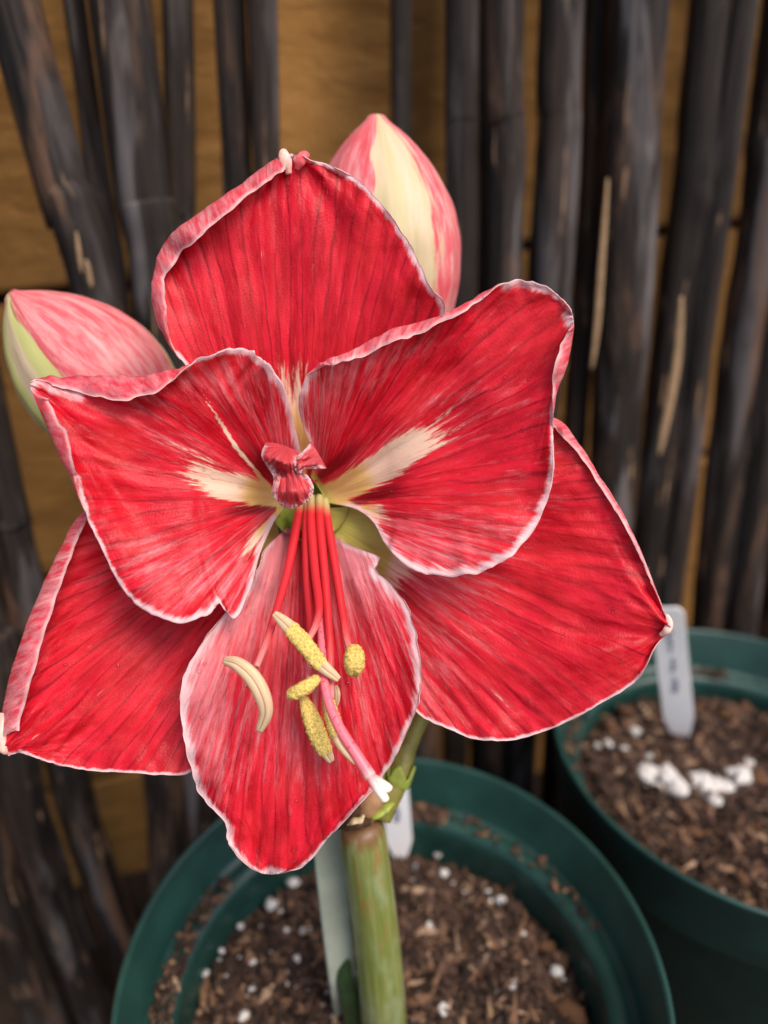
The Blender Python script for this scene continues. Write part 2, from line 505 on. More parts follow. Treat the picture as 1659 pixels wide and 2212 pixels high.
# (points (x,y) of the pole's centre line in the photo, width in px, distance behind the fence plane)
POLES = [
    ([(95, 250), (150, 430), (200, 620), (262, 900), (312, 1300), (348, 1660), (362, 1900)], 112, .0),
    ([(195, 240), (222, 430), (248, 620), (285, 900), (335, 1300)], 48, .035),  # narrow dark strip set back beside the first pole
    ([(288, 250), (315, 450), (340, 640), (372, 900), (402, 1300), (424, 1700)], 112, .004),
    ([(386, 250), (388, 480), (400, 900), (440, 1500)], 62, .026),
    ([(508, 250), (514, 400), (532, 900), (560, 1500)], 64, .018),
    ([(572, 250), (576, 400), (590, 900), (610, 1500)], 58, .0),
    ([(866, 250), (867, 420), (866, 900), (860, 1500)], 46, .030),
    ([(1000, 0), (1000, 300), (998, 620), (990, 1000), (982, 1650)], 74, .012),
    ([(1048, 0), (1046, 300), (1040, 620), (1025, 1000), (1030, 1650)], 40, .035),  # thin pole added to stand in for a black shaded gap
    ([(1094, 0), (1092, 300), (1088, 620), (1078, 1000), (1062, 1650)], 82, .0),
    ([(1212, 0), (1203, 300), (1178, 700), (1155, 1000), (1118, 1650)], 96, .0),
    ([(1292, 0), (1280, 400), (1258, 700), (1238, 1000), (1190, 1650)], 54, .03),
    ([(1378, 0), (1358, 450), (1330, 850), (1300, 1200), (1255, 1600)], 124, .0),
    ([(1540, 0), (1492, 450), (1440, 850), (1396, 1250)], 92, .015),
    ([(1606, 0), (1546, 480), (1498, 880), (1440, 1350)], 62, .0),
    ([(1700, 0), (1628, 550), (1580, 900), (1526, 1380)], 84, .012),
    ([(1782, 0), (1705, 500), (1650, 900), (1596, 1380)], 84, .0),
    ([(1865, 0), (1780, 500), (1715, 1000), (1665, 1400)], 90, .014),
    ([(1950, 0), (1860, 500), (1790, 1000), (1740, 1400)], 90, .0),
    # shorter ones that stop behind the flower
    ([(652, 520), (656, 800), (664, 1500)], 70, .0),
    ([(738, 470), (738, 800), (738, 1500)], 78, .008),
    ([(806, 560), (804, 800), (798, 1500)], 64, .0),
    ([(932, 640), (928, 900), (920, 1600)], 66, .004),
    # left of the flower, low
    ([(-40, 880), (18, 1140), (70, 1380), (130, 1600), (172, 1750), (235, 1930), (318, 2150)], 92, .006),
    ([(-75, 1180), (-25, 1380), (28, 1580), (62, 1760), (118, 1950), (215, 2200)], 96, -.012),
    ([(-130, 1480), (-60, 1720), (-15, 1900), (45, 2050), (110, 2220)], 108, -.018),
]
ZC = CAM[2]


def pole(pts, wpx, back, idx):
    Y0 = FY + back
    W = np.array([on_plane(x, y, Y0, FK, FZ) for x, y in pts])
    ax = np.mean([axial(p) for p in W[:2]])
    r = wpx / 2 * ax / FPX
    # extend straight to the ground and up to the fence top
    zt = 1.28 + .07 * hash2(idx, 2, 5)
    if W[0][2] < zt and not (pts[0][1] > 460 and pts[0][1] < 700):
        d = W[0] - W[1]; d = d / d[2]; d[0] *= .8
        W = np.vstack([W[0] + d * (zt - W[0][2]), W])
    d = W[-1] - W[-2]; d = d / d[2]; d[0] = np.clip(d[0], -.25, .25)
    if W[-1][2] > -.03:
        W = np.vstack([W, W[-1] + d * (-.03 - W[-1][2])])
    P = spline(W, 110); n = len(P); nv = 22
    u = np.linspace(0, 1, n)
    R = r * (1 + .06 * noise2(u * 7, u * 0 + idx, 3) + .04 * noise2(u * 20, u * 0 + idx, 8)) * (0.97 + .10 * u)
    P = P + np.stack([noise2(u * 6, u * 0 + idx * 3.1, 21), noise2(u * 6, u * 0 + idx * 1.7, 22), u * 0], 1) * r * .12
    G, a = tube_grid(P, R, nv)
    ring = noise2(np.tile(a * 2.2, (n, 1)), np.repeat(u[:, None] * 3, nv, 1) + idx * 5, 9)
    ctr = P[:, None]
    knot = sum(hash2(idx, q, 77) * .28 * np.exp(-((u[:, None] - hash2(idx, q, 71)) / .018) ** 2 - ((np.angle(np.exp(1j * (a[None] - 6.28 * hash2(idx, q, 72))))) / .45) ** 2) for q in range(7))
    G = ctr + (G - ctr) * (1 + knot + .07 * ring + .03 * noise2(np.tile(a * 5, (n, 1)), u[:, None] * 40 + idx, 19))[..., None]
    fs = grid_faces(n, nv, True) + [tuple(range(nv))[::-1], tuple(range((n - 1) * nv, n * nv))]
    o = mesh_obj('pole', G.reshape(-1, 3), fs, M['pole'], fence)
    zz = P[:, 2]
    add_attr(o.data, 'along', np.repeat(zz, nv)); add_attr(o.data, 'around', np.abs(np.tile(a, n) / math.pi - 1))
    return o


for i, (pts, wpx, back) in enumerate(POLES):
    pole(pts, wpx, back, i)
# splinters: long bare strips where the bark has torn off
for pts, wpx in (([(1313, 385), (1300, 560), (1290, 700), (1278, 800)], 17), ([(1473, 640), (1462, 780), (1440, 900), (1424, 985)], 24),
                 ([(165, 500), (176, 590)], 10), ([(186, 560), (198, 620)], 12)):
    W = np.array([on_plane(x, y, FY - .024, FK, FZ) for x, y in pts]); ax = axial(W[0])
    if len(W) == 2: W = np.array([W[0], (W[0] + W[1]) / 2, W[1]])
    P = spline(W, 24); t = np.linspace(0, 1, 24)
    tube_obj('splinter', P, wpx / 2 * ax / FPX * np.clip(np.sin(math.pi * (t * .94 + .03)) ** .5, .1, 1), M['splinter'], fence, 10, .5, WN)

# ------------------------------------------------------------------ pots and soil
RIM_Z = ZC - .345
R0 = .130


def lathe(prof, nv=96):
    V = []; fs = []
    a = np.linspace(0, 2 * math.pi, nv, endpoint=False)
    for r, z in prof:
        for t in a: V.append((r * math.cos(t), r * math.sin(t), z))
    fs = grid_faces(len(prof), nv, True)
    return V, fs


def make_pot(cx, cy, label):
    e = empty('plant_pot'); e.location = (cx, cy, 0)
    tag(e, label, 'plant pot', 'round green plastic pots')
    H = RIM_Z
    V, fs = lathe([(.092, .003), (.096, .0), (.098, .006), (.1165, H - .052), (.1195, H - .050), (.1198, H - .047)])
    o = mesh_obj('wall', V, fs, M['pot'], e)
    V, fs = lathe([(.1170, H - .054), (.1212, H - .052), (.1222, H - .049), (.1288, H - .003), (.1298, H - .001), (R0, H), (.1292, H + .0012), (.1276, H + .0012), (.1266, H - .0005),
                   (.1225, H - .030), (.1212, H - .0325), (.1175, H - .0335)])
    o = mesh_obj('rim', V, fs, M['pot'], e)
    V, fs = lathe([(.1222, H - .0365), (.1205, H - .0345), (.1175, H - .0325), (.1140, H - .0318), (.1105, H - .0325), (.1082, H - .0345), (.1072, H - .0380), (.1070, H - .043), (.1060, H - .085), (.088, .006), (.02, .004)])
    o = mesh_obj('inner_ledge', V, fs, M['pot'], e)
    return e


P1C = (0.004, 0.215); P2C = (0.245, 0.356)
make_pot(*P1C, 'dark green plastic pot holding the flowering stem')
make_pot(*P2C, 'dark green plastic pot without a plant beside the flowering one')

CHIP = []
for s in range(6):
    rs = np.random.RandomState(s)
    m = [(-1, 0, 0), (1, 0, 0), (0, -1, 0), (0, 1, 0), (0, 0, -1), (0, 0, 1)]
    m = np.array(m) * (1 + .35 * rs.randn(6, 1) * .6)
    CHIP.append(m)
CHIP_F = [(0, 2, 5), (2, 1, 5), (1, 3, 5), (3, 0, 5), (2, 0, 4), (1, 2, 4), (3, 1, 4), (0, 3, 4)]


def rot_rand(rs, flat=.45):
    yaw = rs.rand() * 6.283; p = rs.randn() * flat; q = rs.randn() * flat
    cy, sy, cp, sp, cq, sq = math.cos(yaw), math.sin(yaw), math.cos(p), math.sin(p), math.cos(q), math.sin(q)
    return np.array([[cy, -sy, 0], [sy, cy, 0], [0, 0, 1]]) @ np.array([[cp, 0, sp], [0, 1, 0], [-sp, 0, cp]]) @ np.array([[1, 0, 0], [0, cq, -sq], [0, sq, cq]])


def soil_h(x, y, seed, amp):
    return amp * fbm(x * 28, y * 28, seed, 4) + .35 * amp * fbm(x * 130, y * 130, seed + 3, 2)


def make_soil(cx, cy, z, R, label, seed, nchips, amp, size=1.0, ledge=0):
    nr, na = 70, 140
    rr = np.linspace(.001, R, nr); aa = np.linspace(0, 2 * math.pi, na, endpoint=False)
    x = rr[:, None] * np.cos(aa); y = rr[:, None] * np.sin(aa)
    edge = .006 * sstep(R * .8, R, rr)[:, None]
    zz = soil_h(x, y, seed, amp) - edge
    V = np.stack([x, y, zz], -1).reshape(-1, 3)
    o = mesh_obj('potting_soil', V, grid_faces(nr, na, True), M['soil'])
    o.location = (cx, cy, z)
    tag(o, label, kind='stuff')
    rs = np.random.RandomState(seed)
    VV = []; FF = []; tone = []; k = 0
    for i in range(nchips):
        r = R * math.sqrt(rs.rand()) * .985; t = rs.rand() * 6.283
        px, py = r * math.cos(t), r * math.sin(t)
        l = (.0008 + .0032 * rs.rand() ** 4.0) * size
        sc = np.array([l * (1.1 + 2.4 * rs.rand() ** 2), l * (.45 + .4 * rs.rand()), l * (.25 + .35 * rs.rand())])
        v = (CHIP[rs.randint(6)] * sc) @ rot_rand(rs, .5).T
        pz = float(soil_h(np.array(px), np.array(py), seed, amp)) - .006 * float(sstep(R * .8, R, r)) + l * .25 + (.0015 * rs.rand())
        VV.append(v + np.array([px, py, pz])); FF += [(a + k, b + k, c + k) for a, b, c in CHIP_F]; k += 6
        tone += [np.clip(rs.rand() ** 1.5 + .08 * rs.randn(), 0, 1)] * 6
    for i in range(ledge):                                   # crumbs caught on the ledge of the pot
        t = rs.choice([rs.uniform(1.25, 1.62), rs.uniform(2.55, 3.9), rs.uniform(.3, 1.2)], p=[.42, .50, .08]); r = rs.uniform(.1085, .1195)
        l = .0008 + .0022 * rs.rand() ** 2
        v = (CHIP[rs.randint(6)] * np.array([l * 1.4, l * .7, l * .5])) @ rot_rand(rs, .5).T
        VV.append(v + np.array([r * math.cos(t), r * math.sin(t), RIM_Z - .0322 - z + l * .4 + .002 * rs.rand()])); FF += [(a + k, b + k, c + k) for a, b, c in CHIP_F]; k += 6
        tone += [np.clip(rs.rand() ** 1.3, 0, 1)] * 6
    c = mesh_obj('soil_crumbs', np.concatenate(VV), FF, M['crumb'], o, smooth=False)
    c['kind'] = 'stuff'
    add_attr(c.data, 'tone', tone)
    return o


SZ1 = RIM_Z - .058; SZ2 = RIM_Z - .047
soil1 = make_soil(*P1C, SZ1, .1068, 'dark potting soil with white perlite around the flower stem', 11, 15000, .0034, 1.0, 900)
soil2 = make_soil(*P2C, SZ2, .1070, 'brown barky potting soil with a crumbly white patch', 12, 11000, .0040, 1.15, 250)


def lump_mesh(name, seed, el=1.0, ruff=.25, n=2):
    import bmesh
    bm = bmesh.new(); bmesh.ops.create_icosphere(bm, subdivisions=n, radius=1.0)
    rs = np.random.RandomState(seed); off = rs.rand(3) * 50
    for v in bm.verts:
        c = v.co
        d = 1 + ruff * float(noise2(c.x * 1.7 + off[0], c.y * 1.7 + c.z * 1.3 + off[1], seed)) + ruff * .5 * float(noise2(c.x * 4 + off[2], c.y * 4 - c.z * 3, seed + 1))
        v.co = c * d
        v.co.x *= el
    me = bpy.data.meshes.new(name); bm.to_mesh(me); bm.free()
    me.polygons.foreach_set('use_smooth', [True] * len(me.polygons))
    return me


PERL = [lump_mesh('perlite', s, 1.15, .3) for s in range(6)]
for m in PERL: m.materials.append(M['perlite'])
BARK = [lump_mesh('bark_chip', 40 + s, 1.7, .4) for s in range(5)]
for m in BARK: m.materials.append(M['bark'])
STRAW = [lump_mesh('wood_chip', 60 + s, 3.2, .25) for s in range(3)]
for m in STRAW: m.materials.append(M['straw'])


def piece(name, me, parent, world, s, rs, flat=(1, 1, .7), sink=.3):
    o = bpy.data.objects.new(name, me); C.link(o); o.parent = parent
    loc = np.array(world) - np.array(parent.location)
    o.location = loc + np.array([0, 0, s * flat[2] * (1 - sink)])
    o.scale = (s * flat[0], s * flat[1], s * flat[2])
    o.rotation_euler = (rs.randn() * .3, rs.randn() * .3, rs.rand() * 6.283)
    return o


def soil_point(px, py, par, seed, amp, z):
    p = on_z(px, py, z)
    return np.array([p[0], p[1], z + float(soil_h(np.array(p[0] - par.location[0]), np.array(p[1] - par.location[1]), seed, amp))])


rs = np.random.RandomState(5)
P_SPOTS = [(476, 1965, 16), (436, 1996, 12), (520, 2006, 8), (585, 1953, 14), (632, 1905, 15), (655, 2012, 9), (617, 2010, 9), (640, 2080, 10), (548, 2090, 9), (398, 2105, 12),
           (445, 2105, 8), (620, 2103, 8), (590, 2065, 8), (545, 2135, 9), (375, 2172, 11), (525, 2190, 12), (640, 2140, 9), (480, 2060, 7), (705, 1970, 8), (560, 1890, 10), (505, 1930, 8),
           (910, 1827, 14), (945, 1845, 10), (1020, 1838, 8), (960, 1890, 12), (1080, 1956, 12), (905, 1935, 9), (930, 2000, 9), (1005, 1935, 7), (1110, 2135, 13), (1203, 2100, 15),
           (1078, 2148, 9), (960, 2190, 14), (905, 2150, 8), (965, 2050, 7), (1000, 2085, 7), (1130, 2020, 6), (900, 1880, 8), (985, 1980, 7), (1050, 2060, 6), (310, 2185, 9), (345, 2110, 8)]
for (x, y, s) in P_SPOTS:
    w = soil_point(x, y, soil1, 11, .0034, SZ1)
    piece('perlite', PERL[rs.randint(6)], soil1, w, s * axial(w) / FPX * .92, rs)
for k in range(70):
    x = rs.uniform(330, 1320); y = rs.uniform(1830, 2212)
    w = soil_point(x, y, soil1, 11, .0034, SZ1)
    if math.hypot(w[0] - P1C[0], w[1] - P1C[1]) < .104 and math.hypot(x - 815, (y - 2150) * .4) > 70:
        piece('perlite', PERL[rs.randint(6)], soil1, w, rs.uniform(2.2, 5.5) * axial(w) / FPX, rs)
for k in range(26):
    x = 742 + rs.randn() * 24; y = 2165 + rs.randn() * 26
    w = soil_point(x, y, soil1, 11, .0034, SZ1)
    piece('perlite', PERL[rs.randint(6)], soil1, w, rs.uniform(4, 10) * axial(w) / FPX, rs, (1.3, 1, .5))
for (x, y, s) in [(1235, 2195, 30), (1180, 2050, 16), (1160, 2090, 12), (845, 2130, 15), (590, 2080, 11), (690, 2060, 13), (1040, 2110, 10), (520, 2150, 11), (1130, 2170, 13), (880, 2170, 14), (1290, 2110, 12)]:
    w = soil_point(x, y, soil1, 11, .0034, SZ1)
    piece('bark_chip', BARK[rs.randint(5)], soil1, w, s * axial(w) / FPX * .7, rs)
for (x, y, s) in [(950, 2030, 14), (640, 1975, 10), (1000, 2160, 9)]:
    w = soil_point(x, y, soil1, 11, .0034, SZ1)
    piece('wood_chip', STRAW[rs.randint(3)], soil1, w, s * axial(w) / FPX * .55, rs, (1, .6, .4))
# second pot
for (x, y, s) in [(1373, 1587, 15), (1312, 1622, 12), (1345, 1632, 10), (1290, 1620, 7), (1640, 1990, 8), (1560, 1930, 7), (1500, 1950, 6), (1420, 1760, 7)]:
    w = soil_point(x, y, soil2, 12, .0040, SZ2)
    piece('perlite', PERL[rs.randint(6)], soil2, w, s * axial(w) / FPX * .85, rs)
for k in range(60):
    t = rs.rand(); x = 1385 + t * 235 + rs.randn() * 6; y = 1668 + 30 * math.sin(t * 3.0) + rs.randn() * 14
    w = soil_point(x, y, soil2, 12, .0040, SZ2)
    piece('perlite', PERL[rs.randint(6)], soil2, w, (5 + 14 * rs.rand() ** 1.4) * axial(w) / FPX, rs, (1.3, 1.1, .75))
for (x, y, s) in [(1448, 1580, 14), (1500, 1530, 18), (1560, 1545, 20), (1610, 1530, 18), (1350, 1545, 22), (1320, 1580, 14), (1500, 1790, 20), (1530, 1800, 14), (1640, 1690, 26), (1300, 1810, 18), (1420, 1860, 14),
                  (1600, 1900, 16), (1480, 1700, 10), (1570, 1850, 12), (1640, 1790, 16)]:
    w = soil_point(x, y, soil2, 12, .0040, SZ2)
    piece('bark_chip', BARK[rs.randint(5)], soil2, w, s * axial(w) / FPX * .7, rs)
for (x, y, s) in [(1300, 1550, 10), (1330, 1520, 12), (1450, 1500, 8)]:
    w = soil_point(x, y, soil2, 12, .0040, SZ2)
    piece('wood_chip', STRAW[rs.randint(3)], soil2, w, s * axial(w) / FPX * .55, rs, (1, .6, .4))


# ------------------------------------------------------------------ plant markers
def marker(pb, pt, wid, label, name='plant_marker', mat=None, ink=None, tipless=False):
    """flat stake from the soil point pb to its top pt (world)"""
    pb = np.asarray(pb); pt = np.asarray(pt); L = np.linalg.norm(pt - pb); T = (pt - pb) / L
    N = CAM - (pb + pt) / 2; N = N - T * np.dot(N, T); N /= np.linalg.norm(N); S = np.cross(T, N)
    w = wid / 2; th = .0007
    out = [(-w * .42, 0), (w * .42, 0), (w, L * .20)]
    for a in np.linspace(0, math.pi / 2, 6): out.append((w * .45 + w * .55 * math.cos(a), L - w * .7 + w * .7 * math.sin(a)))
    for a in np.linspace(math.pi / 2, math.pi, 6): out.append((-w * .45 + w * .55 * math.cos(a), L - w * .7 + w * .7 * math.sin(a)))
    out.append((-w, L * .20))
    k = len(out); V = []
    for s in (1, -1):
        for a, b in out: V.append(pb + S * a + T * b + N * th * s)
    fs = [tuple(range(k)), tuple(range(2 * k - 1, k - 1, -1))] + [(i, i + k, (i + 1) % k + k, (i + 1) % k) for i in range(k)]
    o = mesh_obj(name, V, fs, mat or M['tag'], smooth=False)
    b = o.modifiers.new('bevel', 'BEVEL'); b.width = .0004; b.segments = 2
    tag(o, label, 'plant label')
    if ink:
        rs = np.random.RandomState(7)
        for a0, a1, amp in ink:
            n = 26; t = np.linspace(0, 1, n)
            q = L * (a0 + (a1 - a0) * t); s = amp * w * (np.sin(t * 26 + rs.rand() * 6) * .5 + .5 * noise2(t * 12, t * 0, rs.randint(99)))
            P = pb + S * s[:, None] + T * q[:, None] + N * (th + .0001)
            tube_obj('handwriting', P, .0006, M['ink'], o, 6)
    return o


b2 = soil_point(1474, 1592, soil2, 12, .0040, SZ2); b2[2] -= .004
r_ = ray(1440, 1312); t2 = CAM + r_ * ((b2[1] - .012) / r_[1])
marker(b2, t2, 64 * axial((b2 + t2) / 2) / FPX, 'white plastic plant label with handwriting stuck in the pot without a plant', ink=[(.40, .52, .30), (.56, .66, .26), (.70, .86, .22)])
b1 = soil_point(866, 1850, soil1, 11, .0034, SZ1); b1[2] -= .004
r_ = ray(848, 1655); t1 = CAM + r_ * ((b1[1] + .004) / r_[1])
marker(b1, t1, 58 * axial((b1 + t1) / 2) / FPX, 'white plastic plant label standing behind the flowering stem', ink=[(.42, .60, .3)])

# pale strip leaning against the stem, a greenish reflection put into its colour
sb = soil_point(752, 2190, soil1, 11, .0034, SZ1); sb[2] -= .002
sp = [sb]
for (x, y, d) in ((742, 2120, .352), (728, 2000, .333), (716, 1880, .318), (706, 1770, .306)): sp.append(at(x, y, d))
sp = spline(np.array(sp), 30)
G, a = tube_grid(sp, np.full(30, .0072), 12, .12, WN + np.array([0, 0, .5]))
o = mesh_obj('plant_stake', G.reshape(-1, 3), grid_faces(30, 12, True) + [tuple(range(12))[::-1], tuple(range(29 * 12, 360))], M['strip'])
tag(o, 'pale grey green flat strip standing against the flower stem', 'stake')

# ------------------------------------------------------------------ the amaryllis
plant = empty('amaryllis'); 
base_w = soil_point(832, 2225, soil1, 11, .0034, SZ1)
plant.location = base_w
tag(plant, 'amaryllis with large red white-edged open flower and two buds in a green pot', 'flower')
PLOC = np.array(base_w)


def pmesh(name, V, fs, mats, parent, **kw):
    V = np.asarray(V) - PLOC
    return mesh_obj(name, V, fs, mats, parent, **kw)


def ptube(name, P, R, mat, parent, **kw):
    return tube_obj(name, np.asarray(P) - PLOC, R, mat, parent, **kw)


# stem
top_w = at(781, 1775, .292)
sp = spline(np.array([base_w - np.array([0, 0, .012]), base_w * .55 + top_w * .45 + np.array([.001, 0, 0]), top_w]), 60)[::-1]
tt = np.linspace(0, 1, 60)
rad = np.interp(tt, [0, .02, .06, .5, 1], [.0078, .0098, .0105, .0114, .0132])
stem = ptube('stem', sp, rad, M['stem'], plant, nv=40, flat=.9)

# open flower: the tube that carries the petals
tube_c = spline(np.array([at(672, 1092, .272), at(690, 1160, .290), at(735, 1330, .302), at(790, 1560, .303), at(800, 1690, .298)]), 50)
flower = ptube('flower', tube_c, np.interp(np.linspace(0, 1, 50), [0, .15, .4, .75, 1], [.0150, .0100, .0068, .0066, .0075]), M['sheath'], plant, nv=28, cap=False)
flower['label'] = 'wide open red flower with pale margins'


def petal(rows, fl=None, fr=None, seed=0, cream=None, deep=None, green=None, edgew=1.0, ruff=1.0, nu=150, nv=84, bloom_lit=0.0, cup=0.0, vein=1.0, label=None, bloom_lit_fn=None, paleback=.5, hub=None, gold=None):
    """rows: (L, M, R) photo points with depth in cm from base to tip; fl / fr: {row: (x, y)} margin of a rolled-over edge"""
    A = np.array([[list(q) for q in r] for r in rows], float)
    A[..., 2] /= 100
    S = spline(A, nu)
    u = np.linspace(0, 1, nu)
    v = np.sin(np.linspace(-math.pi / 2, math.pi / 2, nv)) * .35 + np.linspace(-1, 1, nv) * .65
    L, Mi, R = S[:, 0], S[:, 1], S[:, 2]
    vv = v[None, :, None]
    G = L[:, None] * (vv * vv - vv) / 2 + Mi[:, None] * (1 - vv * vv) + R[:, None] * (vv * vv + vv) / 2
    V0 = np.broadcast_to(v, (nu, nv)); U0 = np.broadcast_to(u[:, None], (nu, nv))
    e = np.abs(V0)
    amp = sstep(0, .25, U0)
    wl = np.linalg.norm((R - L)[:, :2], axis=1)[:, None]           # px width
    side = np.where(V0 < 0, 0., 7.)
    # ruffled margins: a wave in depth and a little in outline
    wav = fbm(U0 * 9 + seed * 3.3, side + seed, seed, 3)
    G[..., 2] += .0026 * ruff * amp * e ** 4 * wav
    hf = noise2(U0 * 42, side + seed, seed + 5) + .6 * noise2(U0 * 90, side + seed, seed + 6)
    out = np.stack([R - L, ], 1)[:, :, :2] / np.maximum(wl, 1)[..., None]
    G[..., :2] += out * (np.sign(V0) * e ** 6 * amp * 2.6 * ruff * hf)[..., None] * np.clip(wl / 200, .15, 1)[..., None]
    # vein furrows fanning from the base + broad undulation
    hx, hy = hub if hub else (Mi[0, 0], Mi[0, 1])
    bx, by = Mi[nu // 2, 0] - hx, Mi[nu // 2, 1] - hy
    def fan(Gx, Gy):
        th = np.arctan2(bx * (Gy - hy) - by * (Gx - hx), bx * (Gx - hx) + by * (Gy - hy))
        return th
    TH = fan(G[..., 0], G[..., 1]); kf = 1.9 / (np.percentile(TH[nu // 4:], 97) - np.percentile(TH[nu // 4:], 3))
    FV = TH * kf
    ph = FV * 15 + .9 * noise2(U0 * 3, V0 * 3 + seed, seed + 9)
    G[..., 2] += vein * amp * (.00042 * np.cos(ph * 1.4) * (1 - .4 * e) + .00017 * np.cos(ph * 4.3) + .00016 * noise2(FV * 30 + seed, U0 * 4, seed + 2))
    G[..., 2] += vein * amp * .00013 * fbm(U0 * 26, V0 * 26 + seed, seed + 12, 2)
    G[..., 2] += .0018 * amp * fbm(U0 * 3.2 + seed, V0 * 2.6, seed + 30, 2)
    G[..., 2] += cup * (1 - V0 ** 2) * amp
    cols = [G]; vcols = [V0]
    mL, mR = L.copy(), R.copy()

    def flap(edge, table, sgn):
        nf = 16
        ks = sorted(table); E = edge.copy(); m = len(rows) - 1
        rowt = u * m
        wt = np.clip((rowt - (ks[0] - 1)), 0, 1) * np.clip((ks[-1] + 1 - rowt), 0, 1)
        wt = wt * wt * (3 - 2 * wt)
        ex = np.interp(rowt, ks, [table[k][0] for k in ks]); ey = np.interp(rowt, ks, [table[k][1] for k in ks])
        T = np.stack([ex, ey], 1)
        jag = 3.0 * ruff * (noise2(u * 30, u * 0 + seed, seed + 40) + .7 * noise2(u * 70, u * 0, seed + 41))
        dirn = T - edge[:, :2]; ln = np.maximum(np.linalg.norm(dirn, axis=1, keepdims=True), 1)
        T = T + dirn / ln * jag[:, None]
        T = edge[:, :2] + (T - edge[:, :2]) * wt[:, None]
        t = np.linspace(0, 1, nf + 1)[1:]
        FL = np.zeros((nu, nf, 3))
        FL[..., :2] = edge[:, None, :2] + (T - edge[:, :2])[:, None] * (t[None, :, None] ** 1.35)
        wpx = np.linalg.norm(T - edge[:, :2], axis=1)
        lift = np.clip(wpx * .00016 * .62, 0, .0045)[:, None]
        FL[..., 2] = edge[:, None, 2] - lift * np.sin(t[None] * math.pi * .62) - .0004 * wt[:, None] * t
        FL[..., 2] += .0004 * noise2(u[:, None] * 24, t[None] * 2, seed + 50) * wt[:, None] * t
        # sink the blade just inside the fold so that the roll has room
        return FL, T, t

    if fl:
        FLp, T, t = flap(G[:, 0], fl, -1)
        cols.insert(0, FLp[:, ::-1]); vcols.insert(0, np.broadcast_to((-1 - .25 * t)[::-1], (nu, len(t))))
        mL = np.concatenate([T, FLp[:, -1, 2:]], 1)
    if fr:
        FRp, T, t = flap(G[:, -1], fr, 1)
        cols.append(FRp); vcols.append(np.broadcast_to(1 + .25 * t, (nu, len(t))))
        mR = np.concatenate([T, FRp[:, -1, 2:]], 1)
    G = np.concatenate(cols, 1); VC = np.concatenate(vcols, 1); n2 = G.shape[1]
    UC = np.broadcast_to(u[:, None], (nu, n2))
    W = CAM + G[..., 2:] * (F + ((G[..., 0:1] - CX) / FPX) * X - ((G[..., 1:2] - CY) / FPX) * U)
    Nn = grid_normals(W)
    view = np.sum(Nn * (CAM - W), axis=2)
    k0 = len(cols[0][0]) if fl else 0
    if np.mean(view[:, k0:k0 + nv]) < 0: Nn = -Nn; flip = True
    else: flip = False
    th = .00035
    V = np.concatenate([(W + Nn * th / 2).reshape(-1, 3), (W - Nn * th / 2).reshape(-1, 3)])
    q = nu * n2
    f1 = grid_faces(nu, n2); f2 = [tuple(x + q for x in f[::-1]) for f in f1]
    bd = [(i, 0) for i in range(nu)] + [(nu - 1, j) for j in range(1, n2)] + [(i, n2 - 1) for i in range(nu - 2, -1, -1)] + [(0, j) for j in range(n2 - 2, 0, -1)]
    ids = [i * n2 + j for i, j in bd]
    f3 = [(ids[i], ids[(i + 1) % len(ids)], ids[(i + 1) % len(ids)] + q, ids[i] + q) for i in range(len(ids))]
    # orientation: front faces must look along Nn
    a, b, c, d = f1[(nu // 2) * (n2 - 1) + k0 + nv // 2]
    nrm = np.cross(V[b] - V[a], V[c] - V[a])
    if np.dot(nrm, Nn.reshape(-1, 3)[a]) < 0:
        f1 = [f[::-1] for f in f1]; f2 = [f[::-1] for f in f2]; f3 = [f[::-1] for f in f3]
    f3 = [f[::-1] for f in f3]
    o = pmesh('petal', V, f1 + f2 + f3, [M['petal_in'], M['petal_out']], flower, mat_idx=[0] * len(f1) + [1] * len(f2) + [1] * len(f3))
    # pigment fields
    Wm = W
    def wpt(Q): return CAM + Q[..., 2:] * (F + ((Q[..., 0:1] - CX) / FPX) * X - ((Q[..., 1:2] - CY) / FPX) * U)
    dl = np.linalg.norm(Wm - Wm[:, :1], axis=2); dr = np.linalg.norm(Wm - Wm[:, -1:], axis=2); dt = np.linalg.norm(Wm - Wm[-1:, :], axis=2)
    margin = np.minimum(np.minimum(dl, dr), dt) * 1000
    margin += 8 * (1 - sstep(.0, .06, UC)) 
    ml = np.linalg.norm(np.diff(Wm[:, n2 // 2], axis=0), axis=1); wlen = np.concatenate([[0], np.cumsum(ml)]) * 100
    z = np.zeros((nu, n2))
    def fld(fn): return z + (fn(UC, VC, G[..., 0], G[..., 1]) if fn else 0)
    add = lambda nm, ar: add_attr(o.data, nm, np.concatenate([ar.ravel()] * 2))
    add('pu', UC); add('pv', fan(G[..., 0], G[..., 1]) * kf); add('pw', np.hypot(G[..., 0] - hx, G[..., 1] - hy) * .25 / FPX * 100); add('gold', fld(gold)); add('margin', margin)
    add('cream', fld(cream)); add('deep', fld(deep)); add('green', fld(green)); add('seed', z + seed * 7.3); add('edgew', z + edgew)
    add('bloom_lit', z + bloom_lit + fld(bloom_lit_fn)); add('paleback', z + paleback)
    if label: o['label'] = label
    return o, W


def gaus(x, s): return np.exp(-(x / s) ** 2)


